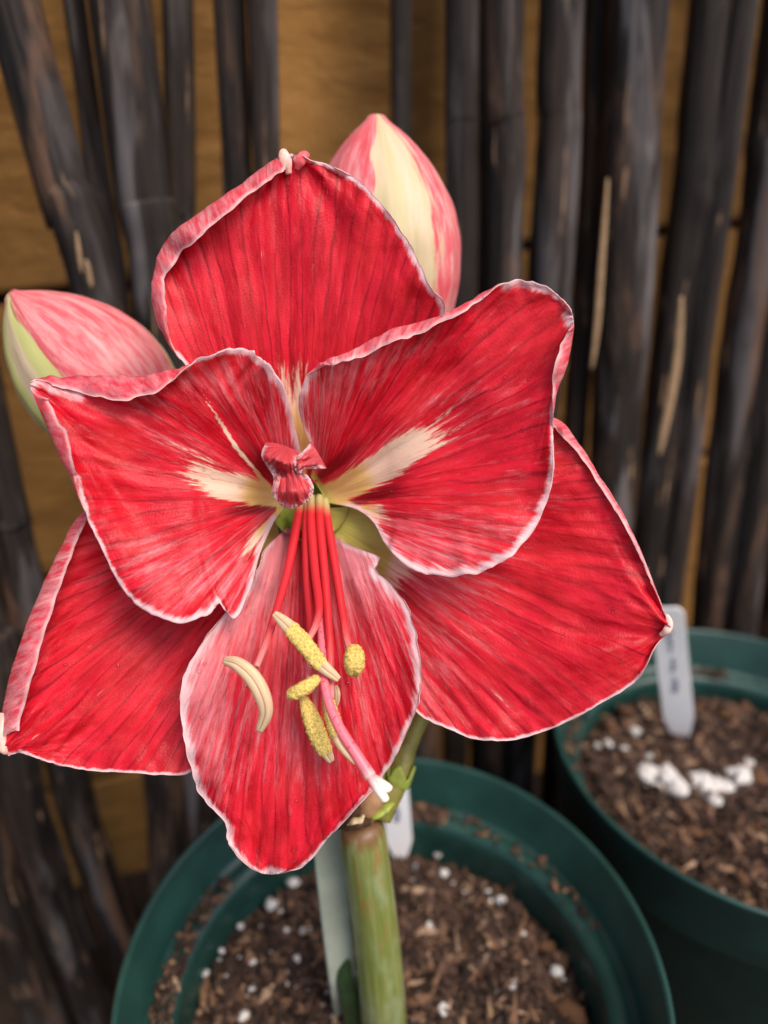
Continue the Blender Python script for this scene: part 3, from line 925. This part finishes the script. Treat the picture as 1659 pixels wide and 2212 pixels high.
def stripe(pts, hw, f0, f1):
    """field along a photo polyline: half widths hw per point, fading out between the fractions f0 and f1 of its length"""
    pts = np.array(pts, float); seg = np.linalg.norm(np.diff(pts, axis=0), axis=1); cum = np.concatenate([[0], np.cumsum(seg)]); tot = cum[-1]
    def fn(x, y):
        best = np.full(x.shape, 1e9); ss_ = np.zeros(x.shape)
        for i in range(len(seg)):
            a, b = pts[i], pts[i + 1]; d = (b - a) / seg[i]
            t = np.clip((x - a[0]) * d[0] + (y - a[1]) * d[1], 0 if i else -60, seg[i])
            q = np.hypot(x - a[0] - d[0] * t, y - a[1] - d[1] * t)
            m = q < best; best = np.where(m, q, best); ss_ = np.where(m, cum[i] + t, ss_)
        h = np.interp(ss_, cum, hw)
        return np.exp(-(best / h) ** 4) * (1 - sstep(f0, f1, ss_ / tot))
    return fn


def near(cx, cy, r0, r1):
    return lambda x, y: 1 - sstep(r0, r1, np.hypot(x - cx, y - cy))


P2a = stripe([(600, 1078), (540, 1062), (470, 1042), (390, 1005), (280, 965)], [20, 30, 38, 44, 50], .12, 1.05)
P2b = stripe([(600, 1110), (560, 1160), (520, 1215), (480, 1265)], [9, 20, 32, 40], .2, 1.0)
P2c = stripe([(540, 1002), (505, 960), (470, 900), (425, 832)], [5, 5, 5, 5], .7, 1.3)
P2d = stripe([(606, 1045), (560, 1000), (500, 940), (450, 900)], [12, 24, 34, 40], .2, 1.0)
P2e = stripe([(600, 1095), (540, 1100), (460, 1105), (390, 1110)], [8, 16, 24, 30], .2, 1.0)
P3a = stripe([(690, 1072), (735, 1060), (832, 1005), (930, 935), (1060, 850)], [22, 28, 36, 44, 50], .25, 1.05)
P3b = stripe([(770, 1098), (810, 1110), (860, 1160)], [10, 26, 40], .2, 1.1)
P3c = stripe([(690, 1030), (740, 990), (800, 930), (850, 880)], [10, 18, 28, 34], .2, 1.0)
P3d = stripe([(740, 1096), (800, 1072), (880, 1050), (950, 1035)], [6, 14, 22, 28], .25, 1.0)


PETALS = []
# top sepal
PETALS.append(petal([
    ((615, 1040, 27.3), (650, 1045, 27.5), (685, 1040, 27.3)),
    ((560, 960, 26.6), (648, 960, 27.2), (740, 950, 26.6)),
    ((470, 860, 25.8), (643, 880, 26.9), (830, 850, 26.0)),
    ((388, 775, 25.3), (640, 790, 26.5), (930, 760, 25.7)),
    ((338, 690, 25.0), (640, 700, 26.1), (962, 668, 25.4)),
    ((331, 590, 24.9), (640, 610, 25.8), (925, 610, 25.2)),
    ((365, 512, 24.8), (638, 530, 25.5), (885, 525, 25.1)),
    ((445, 450, 24.9), (637, 460, 25.3), (832, 450, 25.0)),
    ((535, 388, 25.0), (636, 405, 25.2), (775, 390, 25.0)),
    ((585, 350, 25.0), (640, 368, 25.1), (715, 358, 25.0)),
    ((612, 338, 25.0), (640, 348, 25.0), (672, 346, 25.0)),
    ((630, 332, 25.0), (642, 336, 25.0), (655, 335, 25.0)),
], fl={4: (360, 668), 5: (352, 602), 6: (400, 537), 7: (482, 466), 8: (562, 405), 9: (612, 370), 10: (622, 352)}, seed=1,
    cream=lambda u, v, x, y: 1.0 * gaus(v, .30) * (1 - sstep(.12, .36, u)), hub=(648, 1350), gold=lambda u, v, x, y: 1 - sstep(.05, .25, u),
    edgew=1.1, label='broad red top petal with its left margin rolled forward')[0:2])
# left petal
PETALS.append(petal([
    ((640, 1050, 27.2), (615, 1078, 27.4), (612, 1100, 27.3)),
    ((650, 985, 26.3), (575, 1065, 26.9), (590, 1130, 26.6)),
    ((632, 905, 25.2), (535, 1052, 26.3), (562, 1195, 25.8)),
    ((615, 840, 24.5), (495, 1040, 25.8), (545, 1258, 24.9)),
    ((585, 790, 24.0), (455, 1030, 25.4), (508, 1338, 23.8)),
    ((560, 770, 23.9), (435, 1025, 25.2), (474, 1304, 23.8)),
    ((540, 757, 23.8), (415, 1020, 25.0), (452, 1328, 23.7)),
    ((485, 757, 23.7), (375, 1010, 24.8), (390, 1346, 23.6)),
    ((425, 778, 23.7), (330, 1000, 24.6), (318, 1326, 23.5)),
    ((378, 798, 23.8), (290, 985, 24.4), (268, 1278, 23.5)),
    ((310, 812, 23.8), (250, 965, 24.2), (228, 1200, 23.5)),
    ((240, 815, 23.8), (215, 945, 24.0), (185, 1112, 23.5)),
    ((165, 815, 23.8), (165, 915, 23.8), (150, 1030, 23.5)),
    ((105, 813, 23.7), (110, 870, 23.7), (118, 960, 23.5)),
    ((72, 822, 23.6), (72, 840, 23.6), (80, 870, 23.5)),
    ((66, 828, 23.6), (66, 834, 23.6), (67, 840, 23.6)),
], fl={9: (372, 826), 10: (310, 858), 11: (245, 866), 12: (172, 846), 13: (112, 830)}, fr={12: (163, 1024), 13: (142, 935), 14: (105, 862)}, seed=2,
    cream=lambda u, v, x, y: 1.0 * P2a(x, y) + .72 * P2b(x, y) + .75 * P2c(x, y), deep=lambda u, v, x, y: .85 * P2d(x, y) + .85 * P2e(x, y),
    green=lambda u, v, x, y: .7 * (1 - sstep(.0, .05, u)), gold=lambda u, v, x, y: near(612, 1080, 30, 130)(x, y), hub=(625, 1072),
    bloom_lit_fn=lambda u, v, x, y: .20 + .30 * gaus(np.abs(v) - .75, .3) * (1 - sstep(.45, .8, u)) + .22 * stripe([(610, 1080), (300, 960)], [20, 90], .5, 1.4)(x, y),
    edgew=1.25, ruff=1.45, nu=190, paleback=.30, label='red left petal with ragged folded top edge and cream throat stripe'))
# right petal
PETALS.append(petal([
    ((672, 1030, 27.2), (690, 1055, 27.5), (705, 1085, 27.3)),
    ((675, 975, 26.3), (730, 1045, 27.0), (770, 1100, 26.6)),
    ((652, 910, 25.3), (775, 1030, 26.5), (808, 1130, 25.9)),
    ((646, 868, 24.7), (815, 1005, 26.1), (832, 1175, 25.2)),
    ((662, 812, 24.2), (850, 975, 25.7), (868, 1213, 24.5)),
    ((710, 778, 23.9), (890, 950, 25.4), (920, 1240, 24.0)),
    ((775, 750, 23.8), (935, 925, 25.2), (1000, 1243, 23.7)),
    ((840, 714, 23.8), (975, 905, 25.0), (1075, 1221, 23.5)),
    ((905, 694, 23.8), (1015, 885, 24.8), (1135, 1168, 23.4)),
    ((975, 671, 23.8), (1060, 860, 24.5), (1178, 1095, 23.4)),
    ((1040, 635, 23.8), (1105, 830, 24.3), (1196, 1010, 23.4)),
    ((1095, 610, 23.8), (1150, 790, 24.1), (1194, 930, 23.5)),
    ((1150, 607, 23.7), (1190, 740, 23.9), (1200, 860, 23.5)),
    ((1205, 637, 23.6), (1220, 700, 23.7), (1226, 785, 23.5)),
    ((1231, 666, 23.6), (1236, 690, 23.6), (1238, 715, 23.5)),
    ((1236, 685, 23.6), (1237, 691, 23.6), (1238, 697, 23.6)),
], fl={5: (716, 789), 6: (782, 770), 7: (850, 740), 8: (912, 715), 9: (980, 690), 10: (1044, 648)}, fr={12: (1193, 852), 13: (1200, 772), 14: (1226, 716)}, seed=3,
    cream=lambda u, v, x, y: 1.05 * P3a(x, y) + .7 * P3b(x, y), deep=lambda u, v, x, y: .85 * P3c(x, y) + .9 * P3d(x, y),
    green=lambda u, v, x, y: .75 * (1 - sstep(.0, .05, u)), gold=lambda u, v, x, y: near(700, 1075, 40, 160)(x, y), hub=(680, 1085),
    bloom_lit_fn=lambda u, v, x, y: .20 + .34 * gaus(np.abs(v) - .85, .3) * (1 - sstep(.35, .7, u)) + .25 * stripe([(690, 1072), (1080, 840)], [20, 90], .5, 1.3)(x, y),
    edgew=1.45, ruff=1.1, nu=190, label='red right petal with cream throat stripe and curled far corner'))
# lower right sepal
PETALS.append(petal([
    ((700, 1100, 27.4), (710, 1120, 27.5), (715, 1140, 27.4)),
    ((830, 1080, 27.0), (790, 1170, 27.2), (770, 1260, 27.0)),
    ((950, 1010, 26.4), (880, 1205, 26.9), (830, 1400, 26.4)),
    ((1080, 930, 25.9), (975, 1235, 26.5), (890, 1525, 25.9)),
    ((1195, 903, 25.4), (1060, 1260, 26.1), (960, 1572, 25.6)),
    ((1255, 965, 25.2), (1140, 1285, 25.8), (1040, 1598, 25.3)),
    ((1305, 1045, 25.0), (1210, 1305, 25.4), (1130, 1594, 25.1)),
    ((1345, 1108, 24.8), (1275, 1325, 25.1), (1220, 1562, 24.9)),
    ((1378, 1178, 24.7), (1330, 1340, 24.8), (1305, 1515, 24.7)),
    ((1410, 1255, 24.6), (1385, 1350, 24.6), (1378, 1468, 24.6)),
    ((1432, 1315, 24.5), (1428, 1356, 24.5), (1414, 1400, 24.5)),
    ((1446, 1345, 24.4), (1449, 1358, 24.4), (1440, 1370, 24.4)),
], fl={4: (1200, 925), 5: (1248, 978), 6: (1296, 1052), 7: (1338, 1114), 8: (1373, 1182), 9: (1406, 1258)}, seed=4, edgew=.55, ruff=.55, hub=(640, 1090), bloom_lit_fn=lambda u, v, x, y: .15 + .30 * (1 - sstep(.25, .55, u)),
    green=lambda u, v, x, y: 1.1 * (1 - sstep(.10, .20, u)), cream=lambda u, v, x, y: .8 * (1 - sstep(.14, .24, u)), label='large red lower right petal with a pointed pale tip'))
# lower left sepal
PETALS.append(petal([
    ((610, 1100, 27.3), (600, 1140, 27.4), (620, 1180, 27.3)),
    ((520, 1085, 26.9), (520, 1190, 27.1), (590, 1330, 26.9)),
    ((400, 1075, 26.4), (440, 1240, 26.8), (540, 1480, 26.3)),
    ((270, 1085, 25.9), (360, 1295, 26.4), (480, 1610, 25.8)),
    ((182, 1105, 25.4), (290, 1350, 26.0), (405, 1671, 25.4)),
    ((125, 1195, 25.2), (225, 1410, 25.6), (310, 1671, 25.2)),
    ((82, 1290, 25.0), (165, 1465, 25.3), (215, 1666, 25.0)),
    ((47, 1380, 24.8), (115, 1515, 25.0), (140, 1656, 24.8)),
    ((18, 1475, 24.7), (70, 1565, 24.75), (85, 1640, 24.7)),
    ((2, 1560, 24.6), (30, 1600, 24.6), (45, 1626, 24.6)),
    ((-1, 1612, 24.5), (8, 1622, 24.5), (18, 1632, 24.5)),
], fl={4: (184, 1130), 5: (158, 1192), 6: (123, 1290), 7: (88, 1398), 8: (62, 1490), 9: (40, 1578)}, seed=5, edgew=.5, ruff=.55, hub=(700, 1040), bloom_lit=.06,
    green=lambda u, v, x, y: .9 * (1 - sstep(.08, .18, u)), label='red lower left petal with rolled pale left margin'))
# front bottom petal
PETALS.append(petal([
    ((620, 1140, 27.2), (655, 1145, 27.4), (700, 1140, 27.2)),
    ((574, 1184, 25.9), (655, 1200, 27.0), (752, 1176, 26.2)),
    ((562, 1222, 25.3), (655, 1250, 26.5), (817, 1203, 25.4)),
    ((545, 1254, 25.1), (655, 1285, 26.3), (812, 1230, 25.3)),
    ((508, 1302, 24.9), (655, 1330, 26.0), (850, 1268, 24.9)),
    ((450, 1370, 24.6), (655, 1400, 25.5), (882, 1315, 24.6)),
    ((408, 1435, 24.4), (655, 1470, 25.1), (903, 1390, 24.4)),
    ((390, 1505, 24.3), (652, 1540, 24.8), (911, 1470, 24.3)),
    ((395, 1580, 24.3), (648, 1610, 24.6), (895, 1545, 24.3)),
    ((412, 1655, 24.3), (642, 1680, 24.5), (862, 1620, 24.3)),
    ((440, 1728, 24.4), (635, 1745, 24.45), (815, 1695, 24.4)),
    ((485, 1775, 24.4), (628, 1800, 24.45), (750, 1765, 24.4)),
    ((495, 1825, 24.5), (612, 1845, 24.5), (705, 1815, 24.5)),
    ((532, 1868, 24.6), (598, 1875, 24.55), (660, 1868, 24.6)),
    ((566, 1886, 24.65), (590, 1888, 24.6), (615, 1884, 24.65)),
], seed=6, edgew=1.5, ruff=1.0, hub=(655, 900), bloom_lit_fn=lambda u, v, x, y: .62 * (1 - sstep(.08, .45, u)) * sstep(.1, .6, np.abs(v)) + .30 * (1 - sstep(.6, .8, u)) + .08 + .35 * gaus(v + .85, .2) * gaus(u - .45, .25),  # pale top, plus lit coral put into the colour
    label='bottom petal hanging forward under the stamens'))
# two small petal lobes over the throat
PETALS.append(petal([
    ((575, 955, 25.6), (618, 965, 25.4), (655, 985, 25.4)),
    ((566, 985, 25.2), (603, 994, 24.3), (642, 1002, 24.9)),
    ((582, 1014, 25.1), (614, 1018, 24.9), (648, 1018, 24.9)),
    ((592, 1035, 24.8), (630, 1036, 24.4), (666, 1030, 24.7)),
    ((588, 1062, 24.7), (632, 1062, 23.8), (677, 1053, 24.7)),
    ((600, 1086, 24.7), (632, 1084, 24.3), (670, 1077, 24.7)),
    ((618, 1097, 24.9), (632, 1098, 24.7), (648, 1092, 24.9)),
], seed=7, edgew=1.5, ruff=.5, nu=60, nv=40, bloom_lit=.50, vein=2.2, label='small crinkled petal lobe hanging over the throat'))
PETALS.append(petal([
    ((672, 955, 25.5), (690, 985, 25.3), (705, 1012, 25.6)),
    ((655, 975, 25.0), (668, 990, 24.8), (690, 1012, 25.1)),
    ((634, 995, 24.8), (650, 1004, 24.5), (664, 1012, 24.8)),
    ((636, 1014, 24.8), (645, 1016, 24.6), (655, 1017, 24.8)),
    ((644, 1022, 24.8), (648, 1023, 24.7), (651, 1022, 24.8)),
], seed=8, edgew=1.0, ruff=.4, nu=44, nv=30, bloom_lit=.55, label='tiny curled petal lobe beside the throat'))

# pale tips of the sepals
for pts, r, m in (([(624, 376, 25.0), (618, 352, 24.85), (613, 335, 24.85), (611, 322, 25.0)], .0023, 'dry'), ([(640, 366, 25.05), (647, 350, 24.9), (657, 336, 24.85), (668, 334, 24.95)], .0021, 'red'),
                  ([(6, 1540, 24.55), (1, 1580, 24.45), (4, 1612, 24.4), (14, 1630, 24.5)], .0021, 'dry'), ([(1426, 1372, 24.45), (1440, 1362, 24.3), (1446, 1346, 24.3), (1440, 1326, 24.4)], .0015, 'dry')):
    Q = np.array(pts); W = spline(at(Q[:, 0], Q[:, 1], Q[:, 2] / 100), 20); t = np.linspace(0, 1, 20)
    rr = r * np.sqrt(np.clip(1 - (t * 1.0) ** 3, .02, 1)) * (.5 + .5 * sstep(0, .4, t))
    ptube('petal_tip', W, rr, M['tip' if m == 'dry' else 'lip'], flower, nv=16, flat=.6, nvec=F)

# stamens
def px_path(pts, n):
    Q = np.array(pts, float)
    return spline(at(Q[:, 0], Q[:, 1], Q[:, 2] / 100), n)


FIL = [
    [(650, 1075, 27.4), (641, 1130, 26.6), (622, 1230, 25.4), (600, 1310, 24.4), (576, 1385, 23.4), (554, 1440, 22.7)],
    [(668, 1075, 27.4), (662, 1130, 26.7), (663, 1240, 25.6), (670, 1345, 24.5), (667, 1410, 23.9), (666, 1470, 23.4)],
    [(672, 1072, 27.3), (672, 1130, 26.5), (680, 1230, 25.3), (689, 1310, 24.2), (682, 1350, 23.7), (668, 1378, 23.2)],
    [(690, 1072, 27.3), (691, 1130, 26.6), (702, 1250, 25.3), (710, 1360, 24.2), (714, 1430, 23.6), (716, 1510, 23.0)],
    [(702, 1078, 27.4), (710, 1140, 26.7), (728, 1250, 25.6), (740, 1330, 24.8), (748, 1380, 24.2), (760, 1420, 23.7)],
    [(680, 1080, 27.5), (682, 1140, 26.9), (690, 1250, 25.9), (690, 1360, 25.1), (684, 1440, 24.3), (680, 1540, 23.5)],
]
for pts in FIL:
    P = px_path(pts, 60); t = np.linspace(0, 1, 60)
    ptube('filament', P, np.interp(t, [0, .25, .75, 1], [.0015, .0017, .0013, .0010]), M['filament'], flower, nv=14)

rs = np.random.RandomState(3)


def anther(pts, w, pol0, pol1, seed, flat=.6, bumpy=1.0):
    P = px_path(pts, 60); n = len(P); nv = 24; t = np.linspace(0, 1, n)
    d = np.mean(np.array(pts)[:, 2]) / 100
    r = w / 2 * d / FPX
    R = r * np.clip(np.sin(math.pi * (t * .93 + .035)), 0, 1) ** .42
    vdir = CAM - P[n // 2]
    G, a = tube_grid(P, R, nv, flat, vdir / np.linalg.norm(vdir))
    A = np.tile(a, (n, 1)); T = np.repeat(t[:, None], nv, 1)
    pol = sstep(pol0 - .04, pol0 + .04, T) * (1 - sstep(pol1 - .04, pol1 + .04, T))
    pol = pol * sstep(-.65, -.2, np.cos(A)) if pol1 > pol0 else pol * 0
    groove = 1 - .32 * np.exp(-((np.angle(np.exp(1j * A))) / .28) ** 2) * (1 - .3 * pol)
    gr2 = 1 + pol * bumpy * (.16 * noise2(T * 45 + seed, A * 6, seed) + .10 * noise2(T * 95, A * 13, seed + 4) + .10)
    c = P[:, None]
    G = c + (G - c) * (groove * gr2)[..., None]
    fs = grid_faces(n, nv, True) + [tuple(range(nv))[::-1], tuple(range((n - 1) * nv, n * nv))]
    o = pmesh('anther', G.reshape(-1, 3), fs, M['anther'], flower)
    add_attr(o.data, 'pollen', pol); add_attr(o.data, 'along', T + seed); add_attr(o.data, 'around', A / 6.283)
    return o


anther([(484, 1426, 22.9), (512, 1434, 22.7), (543, 1460, 22.55), (566, 1500, 22.5), (574, 1540, 22.6), (560, 1580, 22.8)], 36, 2, -1, 1)
anther([(592, 1325, 23.3), (622, 1352, 23.1), (655, 1388, 23.0), (690, 1432, 22.9), (732, 1468, 22.9)], 34, .28, .78, 2)
anther([(620, 1500, 22.9), (640, 1496, 22.8), (664, 1482, 22.8), (690, 1462, 23.0)], 30, .02, .98, 3, .8)
anther([(654, 1506, 23.4), (672, 1550, 23.3), (692, 1600, 23.3), (716, 1645, 23.4)], 36, .02, .86, 4)
anther([(704, 1490, 23.4), (716, 1545, 23.4), (736, 1600, 23.4), (770, 1648, 23.4)], 32, .05, .58, 5)
anther([(765, 1398, 23.6), (765, 1415, 23.1), (765, 1436, 22.9), (764, 1458, 23.2)], 40, .0, 1.0, 6, .9)
anther([(726, 1480, 23.9), (729, 1500, 23.8), (727, 1525, 23.9)], 13, 2, -1, 7)

# style with forked stigma
sp_ = [(688, 1085, 27.3), (692, 1200, 26.2), (694, 1330, 24.8), (697, 1440, 23.4), (708, 1510, 22.7), (732, 1570, 22.2), (768, 1628, 21.8), (800, 1678, 21.6)]
P = px_path(sp_, 80); t = np.linspace(0, 1, 80)
st = ptube('pistil', P, np.interp(t, [0, .5, .85, 1], [.0013, .0015, .0018, .0020]), M['style'], flower, nv=16)
al = np.repeat(t, 16) * .86; st.data.attributes['along'].data.foreach_set('value', al.astype(np.float32))
for pts in ([(796, 1674, 21.62), (814, 1702, 21.5), (829, 1722, 21.4), (832, 1729, 21.4)], [(800, 1676, 21.65), (820, 1690, 21.6), (836, 1701, 21.6), (843, 1708, 21.6)]):
    P = px_path(pts, 24); t = np.linspace(0, 1, 24)
    o = ptube('stigma', P, np.interp(t, [0, .5, .9, 1], [.0013, .0014, .0013, .0007]), M['style'], flower, nv=14)
    o.data.attributes['along'].data.foreach_set('value', np.repeat(.82 + .18 * t, 14).astype(np.float32))

# drops of water on the petals
import bmesh
bm = bmesh.new(); bmesh.ops.create_icosphere(bm, subdivisions=2, radius=1.0)
sv_ = np.array([v.co[:] for v in bm.verts]); sf = [tuple(v.index for v in f.verts) for f in bm.faces]; bm.free()
VV = []; FF = []; k = 0; rs = np.random.RandomState(8)
for pi, cnt in ((5, 120), (1, 70), (2, 40), (3, 50), (4, 45), (0, 40)):
    W = PETALS[pi][1]; nrm = grid_normals(W)
    for _ in range(cnt):
        i = rs.randint(int(W.shape[0] * .15), W.shape[0] - 3); j = rs.randint(4, W.shape[1] - 4)
        nn = nrm[i, j]
        if np.dot(nn, CAM - W[i, j]) < 0: nn = -nn
        r = rs.uniform(.00025, .00075)
        a = np.cross(nn, [0.3, .5, .8]); a /= np.linalg.norm(a); b = np.cross(nn, a)
        Bm = np.stack([a, b, nn * .6], 0)
        VV.append(sv_ * r @ Bm + W[i, j] + nn * (r * .25 + .00018)); FF += [tuple(x + k for x in f) for f in sf]; k += len(sv_)
o = pmesh('water_droplets', np.concatenate(VV), FF, M['water'], flower); o['kind'] = 'stuff'


# ------------------------------------------------------------------ buds
PROF = np.array([(0, .30), (.12, .48), (.3, .80), (.48, .98), (.6, 1.0), (.72, .90), (.84, .66), (.93, .38), (.98, .16), (1, .03)])


def bud(basep, tipp, R, tepals, label, squash=.85, bend=(0, 0, 0)):
    B = np.array(basep); T = np.array(tipp); ax = T - B; Ln = np.linalg.norm(ax); axn = ax / Ln
    e1 = CAM - (B + T) / 2; e1 -= axn * np.dot(e1, axn); e1 /= np.linalg.norm(e1); e2 = np.cross(axn, e1)
    root = None
    for k, (ph0, hw, scale, kind, sd) in enumerate(tepals):
        nu, nv = 70, 48
        u = np.linspace(0, 1, nu); v = np.linspace(-1, 1, nv)
        prof = np.interp(u, PROF[:, 0], PROF[:, 1]); 
        ker = np.ones(5) / 5; prof = np.convolve(np.pad(prof, 2, mode='edge'), ker, 'valid')
        ph = math.radians(ph0) + math.radians(hw) * v[None, :] * np.ones((nu, 1))
        rr = R * scale * prof[:, None] * (1 + .03 * (1 - v[None] ** 2) + .012 * np.cos(v[None] * 16) * (1 - v[None] ** 2)) 
        rr = rr * (1 - .03 * (v[None] ** 8)) + R * .02 * fbm(u[:, None] * 4 + sd, v[None] * 3, sd, 2)
        bd = np.array(bend) * (np.sin(math.pi * u) ** 1)[:, None]
        G = B + ax * (u[:, None, None] * (1 + .0 * k)) + bd[:, None] + rr[..., None] * (np.cos(ph)[..., None] * e1 * squash + np.sin(ph)[..., None] * e2)
        N = grid_normals(G); 
        ctr = B + ax * u[:, None, None]
        if np.mean(np.sum(N * (G - ctr), 2)) < 0: N = -N
        V = np.concatenate([G.reshape(-1, 3), (G - N * .0009).reshape(-1, 3)]); q = nu * nv
        f1 = grid_faces(nu, nv); a, b, c, d = f1[nu // 2 * (nv - 1) + nv // 2]
        if np.dot(np.cross(V[b] - V[a], V[c] - V[a]), N.reshape(-1, 3)[a]) < 0: f1 = [f[::-1] for f in f1]
        f2 = [tuple(x + q for x in f[::-1]) for f in f1]
        bdr = [i * nv for i in range(nu)] + [(nu - 1) * nv + j for j in range(1, nv)] + [i * nv + nv - 1 for i in range(nu - 2, -1, -1)]
        f3 = [(bdr[i], bdr[i + 1], bdr[i + 1] + q, bdr[i] + q) for i in range(len(bdr) - 1)]
        if k == 0:
            root = pmesh('bud', V, f1 + f2 + f3, M['bud'], plant); o = root
            root['label'] = label
        else:
            o = pmesh('petal', V, f1 + f2 + f3, M['bud'], root)
        U0 = np.repeat(u[:, None], nv, 1); V0 = np.repeat(v[None], nu, 0); z = np.zeros((nu, nv))
        if kind == 'cream':
            cr = .95 * gaus(V0, .42) + .22 + .15 * (1 - sstep(.1, .5, U0)); gr = .55 * gaus(V0, .07) + .25 * gaus(np.abs(V0) - .25, .05) + .3 * (1 - sstep(0, .3, U0))
        elif kind == 'rib':
            cr = .62 * gaus(V0 + .42, .46) + .33; gr = .42 * gaus(V0 + .45, .07) + .2 * gaus(V0 + .2, .05)
        elif kind == 'red':
            cr = .18 + .2 * (1 - sstep(.15, .5, U0)) + z; gr = z
        elif kind == 'green':
            cr = 1.0 + z; gr = .42 + .5 * np.cos(V0 * 11)
        else:
            cr = .12 + .85 * sstep(.15, .6, V0 + .12 * np.sin(U0 * 7)) + .45 * sstep(.75, .95, -V0) + .42 * (1 - sstep(.15, .55, U0)); gr = .55 * gaus(V0 - .35, .10) * (1 - sstep(.3, .6, U0)) + .3 * (1 - sstep(.0, .35, U0)) + .35 * sstep(.85, 1.0, V0)
        add = lambda nm, ar: add_attr(o.data, nm, np.concatenate([(z + ar).ravel()] * 2))
        add('pw', U0 * Ln * 100); add('pv', V0); add('cream', cr); add('green', gr); add('seed', z + sd * 3.7)
    return root


bud(at(840, 930, .330), at(813, 250, .302), .0345, [(34, 62, 1.0, 'rib', 1), (-72, 80, .985, 'red', 2), (115, 78, .985, 'red', 3), (200, 80, .97, 'pink', 4)],
    'upper bud pink with a cream green central rib')
bud(at(430, 1050, .318), at(22, 634, .292), .0300, [(48, 70, 1.0, 'pink', 5), (-62, 70, .975, 'green', 6), (112, 78, .985, 'cream', 7), (210, 82, .97, 'cream', 8)],
    'left bud pink and pale green pointing away', .9)
# bud stalks and the remains at the top of the stem
for pts, r in (([(840, 930, 33.0), (930, 1180, 33.0), (940, 1440, 31.2), (882, 1600, 30.0), (860, 1682, 29.5), (822, 1765, 29.3)], .0046), ([(430, 1050, 31.8), (520, 1300, 32.0), (640, 1560, 31.0), (765, 1765, 29.6)], .0050)):
    ptube('pedicel', px_path(pts, 50), r, M['olive'], plant, nv=18)
# scalloped green bract round that stalk
nb, mb = 14, 40
c = px_path([(858, 1706, 29.4), (862, 1690, 29.45), (866, 1664, 29.5)], nb); tt = np.linspace(0, 1, nb)
Gt, a = tube_grid(c, np.interp(tt, [0, .3, 1], [.0022, .0046, .0060]), mb)
T_, N_, B_ = frames(c)
Gt = Gt + (T_[-1] * .0030 * np.cos(a * 4)[None, :, None]) * (tt ** 2)[:, None, None]
o = pmesh('bract', Gt.reshape(-1, 3), grid_faces(nb, mb, True), M['sheath'], plant)
sm = o.modifiers.new('thickness', 'SOLIDIFY'); sm.thickness = .0012
# pinkish brown stub; withered bracts, the longest standing in for a jagged shadow
P = px_path([(778, 1762, 29.0), (792, 1745, 28.7), (806, 1722, 28.5), (815, 1700, 28.6)], 30); t = np.linspace(0, 1, 30)
ptube('stub', P, .0056 * np.sqrt(np.clip(1 - (t * 1.0) ** 4, .02, 1)), M['stump'], plant, nv=22)
for i, (pts, w, mt) in enumerate((([(716, 1776, 28.4), (742, 1774, 27.9), (770, 1776, 27.8), (800, 1776, 28.0)], .0036, 'withered'), ([(738, 1752, 28.5), (756, 1748, 28.1), (778, 1756, 28.0)], .0046, 'withered'),
                                 ([(750, 1782, 27.3), (764, 1774, 27.2), (778, 1772, 27.2), (786, 1760, 27.3)], .0015, 'dry'), ([(800, 1768, 28.2), (820, 1758, 28.2), (838, 1742, 28.4), (850, 1735, 28.6)], .0022, 'sheath'))):
    P = px_path(pts, 24); t = np.linspace(0, 1, 24)
    ptube('bract', P, w * (np.sin(math.pi * (t * .9 + .05)) ** .6) * (1 + .25 * noise2(t * 9, t * 0, i)), M[mt], plant, nv=12, flat=.6)
# young dark leaf tip at the foot of the stem
P = px_path([(765, 2215, 36.3), (752, 2150, 35.2), (744, 2105, 34.6), (752, 2072, 34.3)], 30); t = np.linspace(0, 1, 30)
ptube('leaf', P, .0046 * np.sqrt(np.clip(1 - t ** 3, .02, 1)), M['leaf'], plant, nv=14, flat=.35, nvec=np.array([0, -.8, .6]))
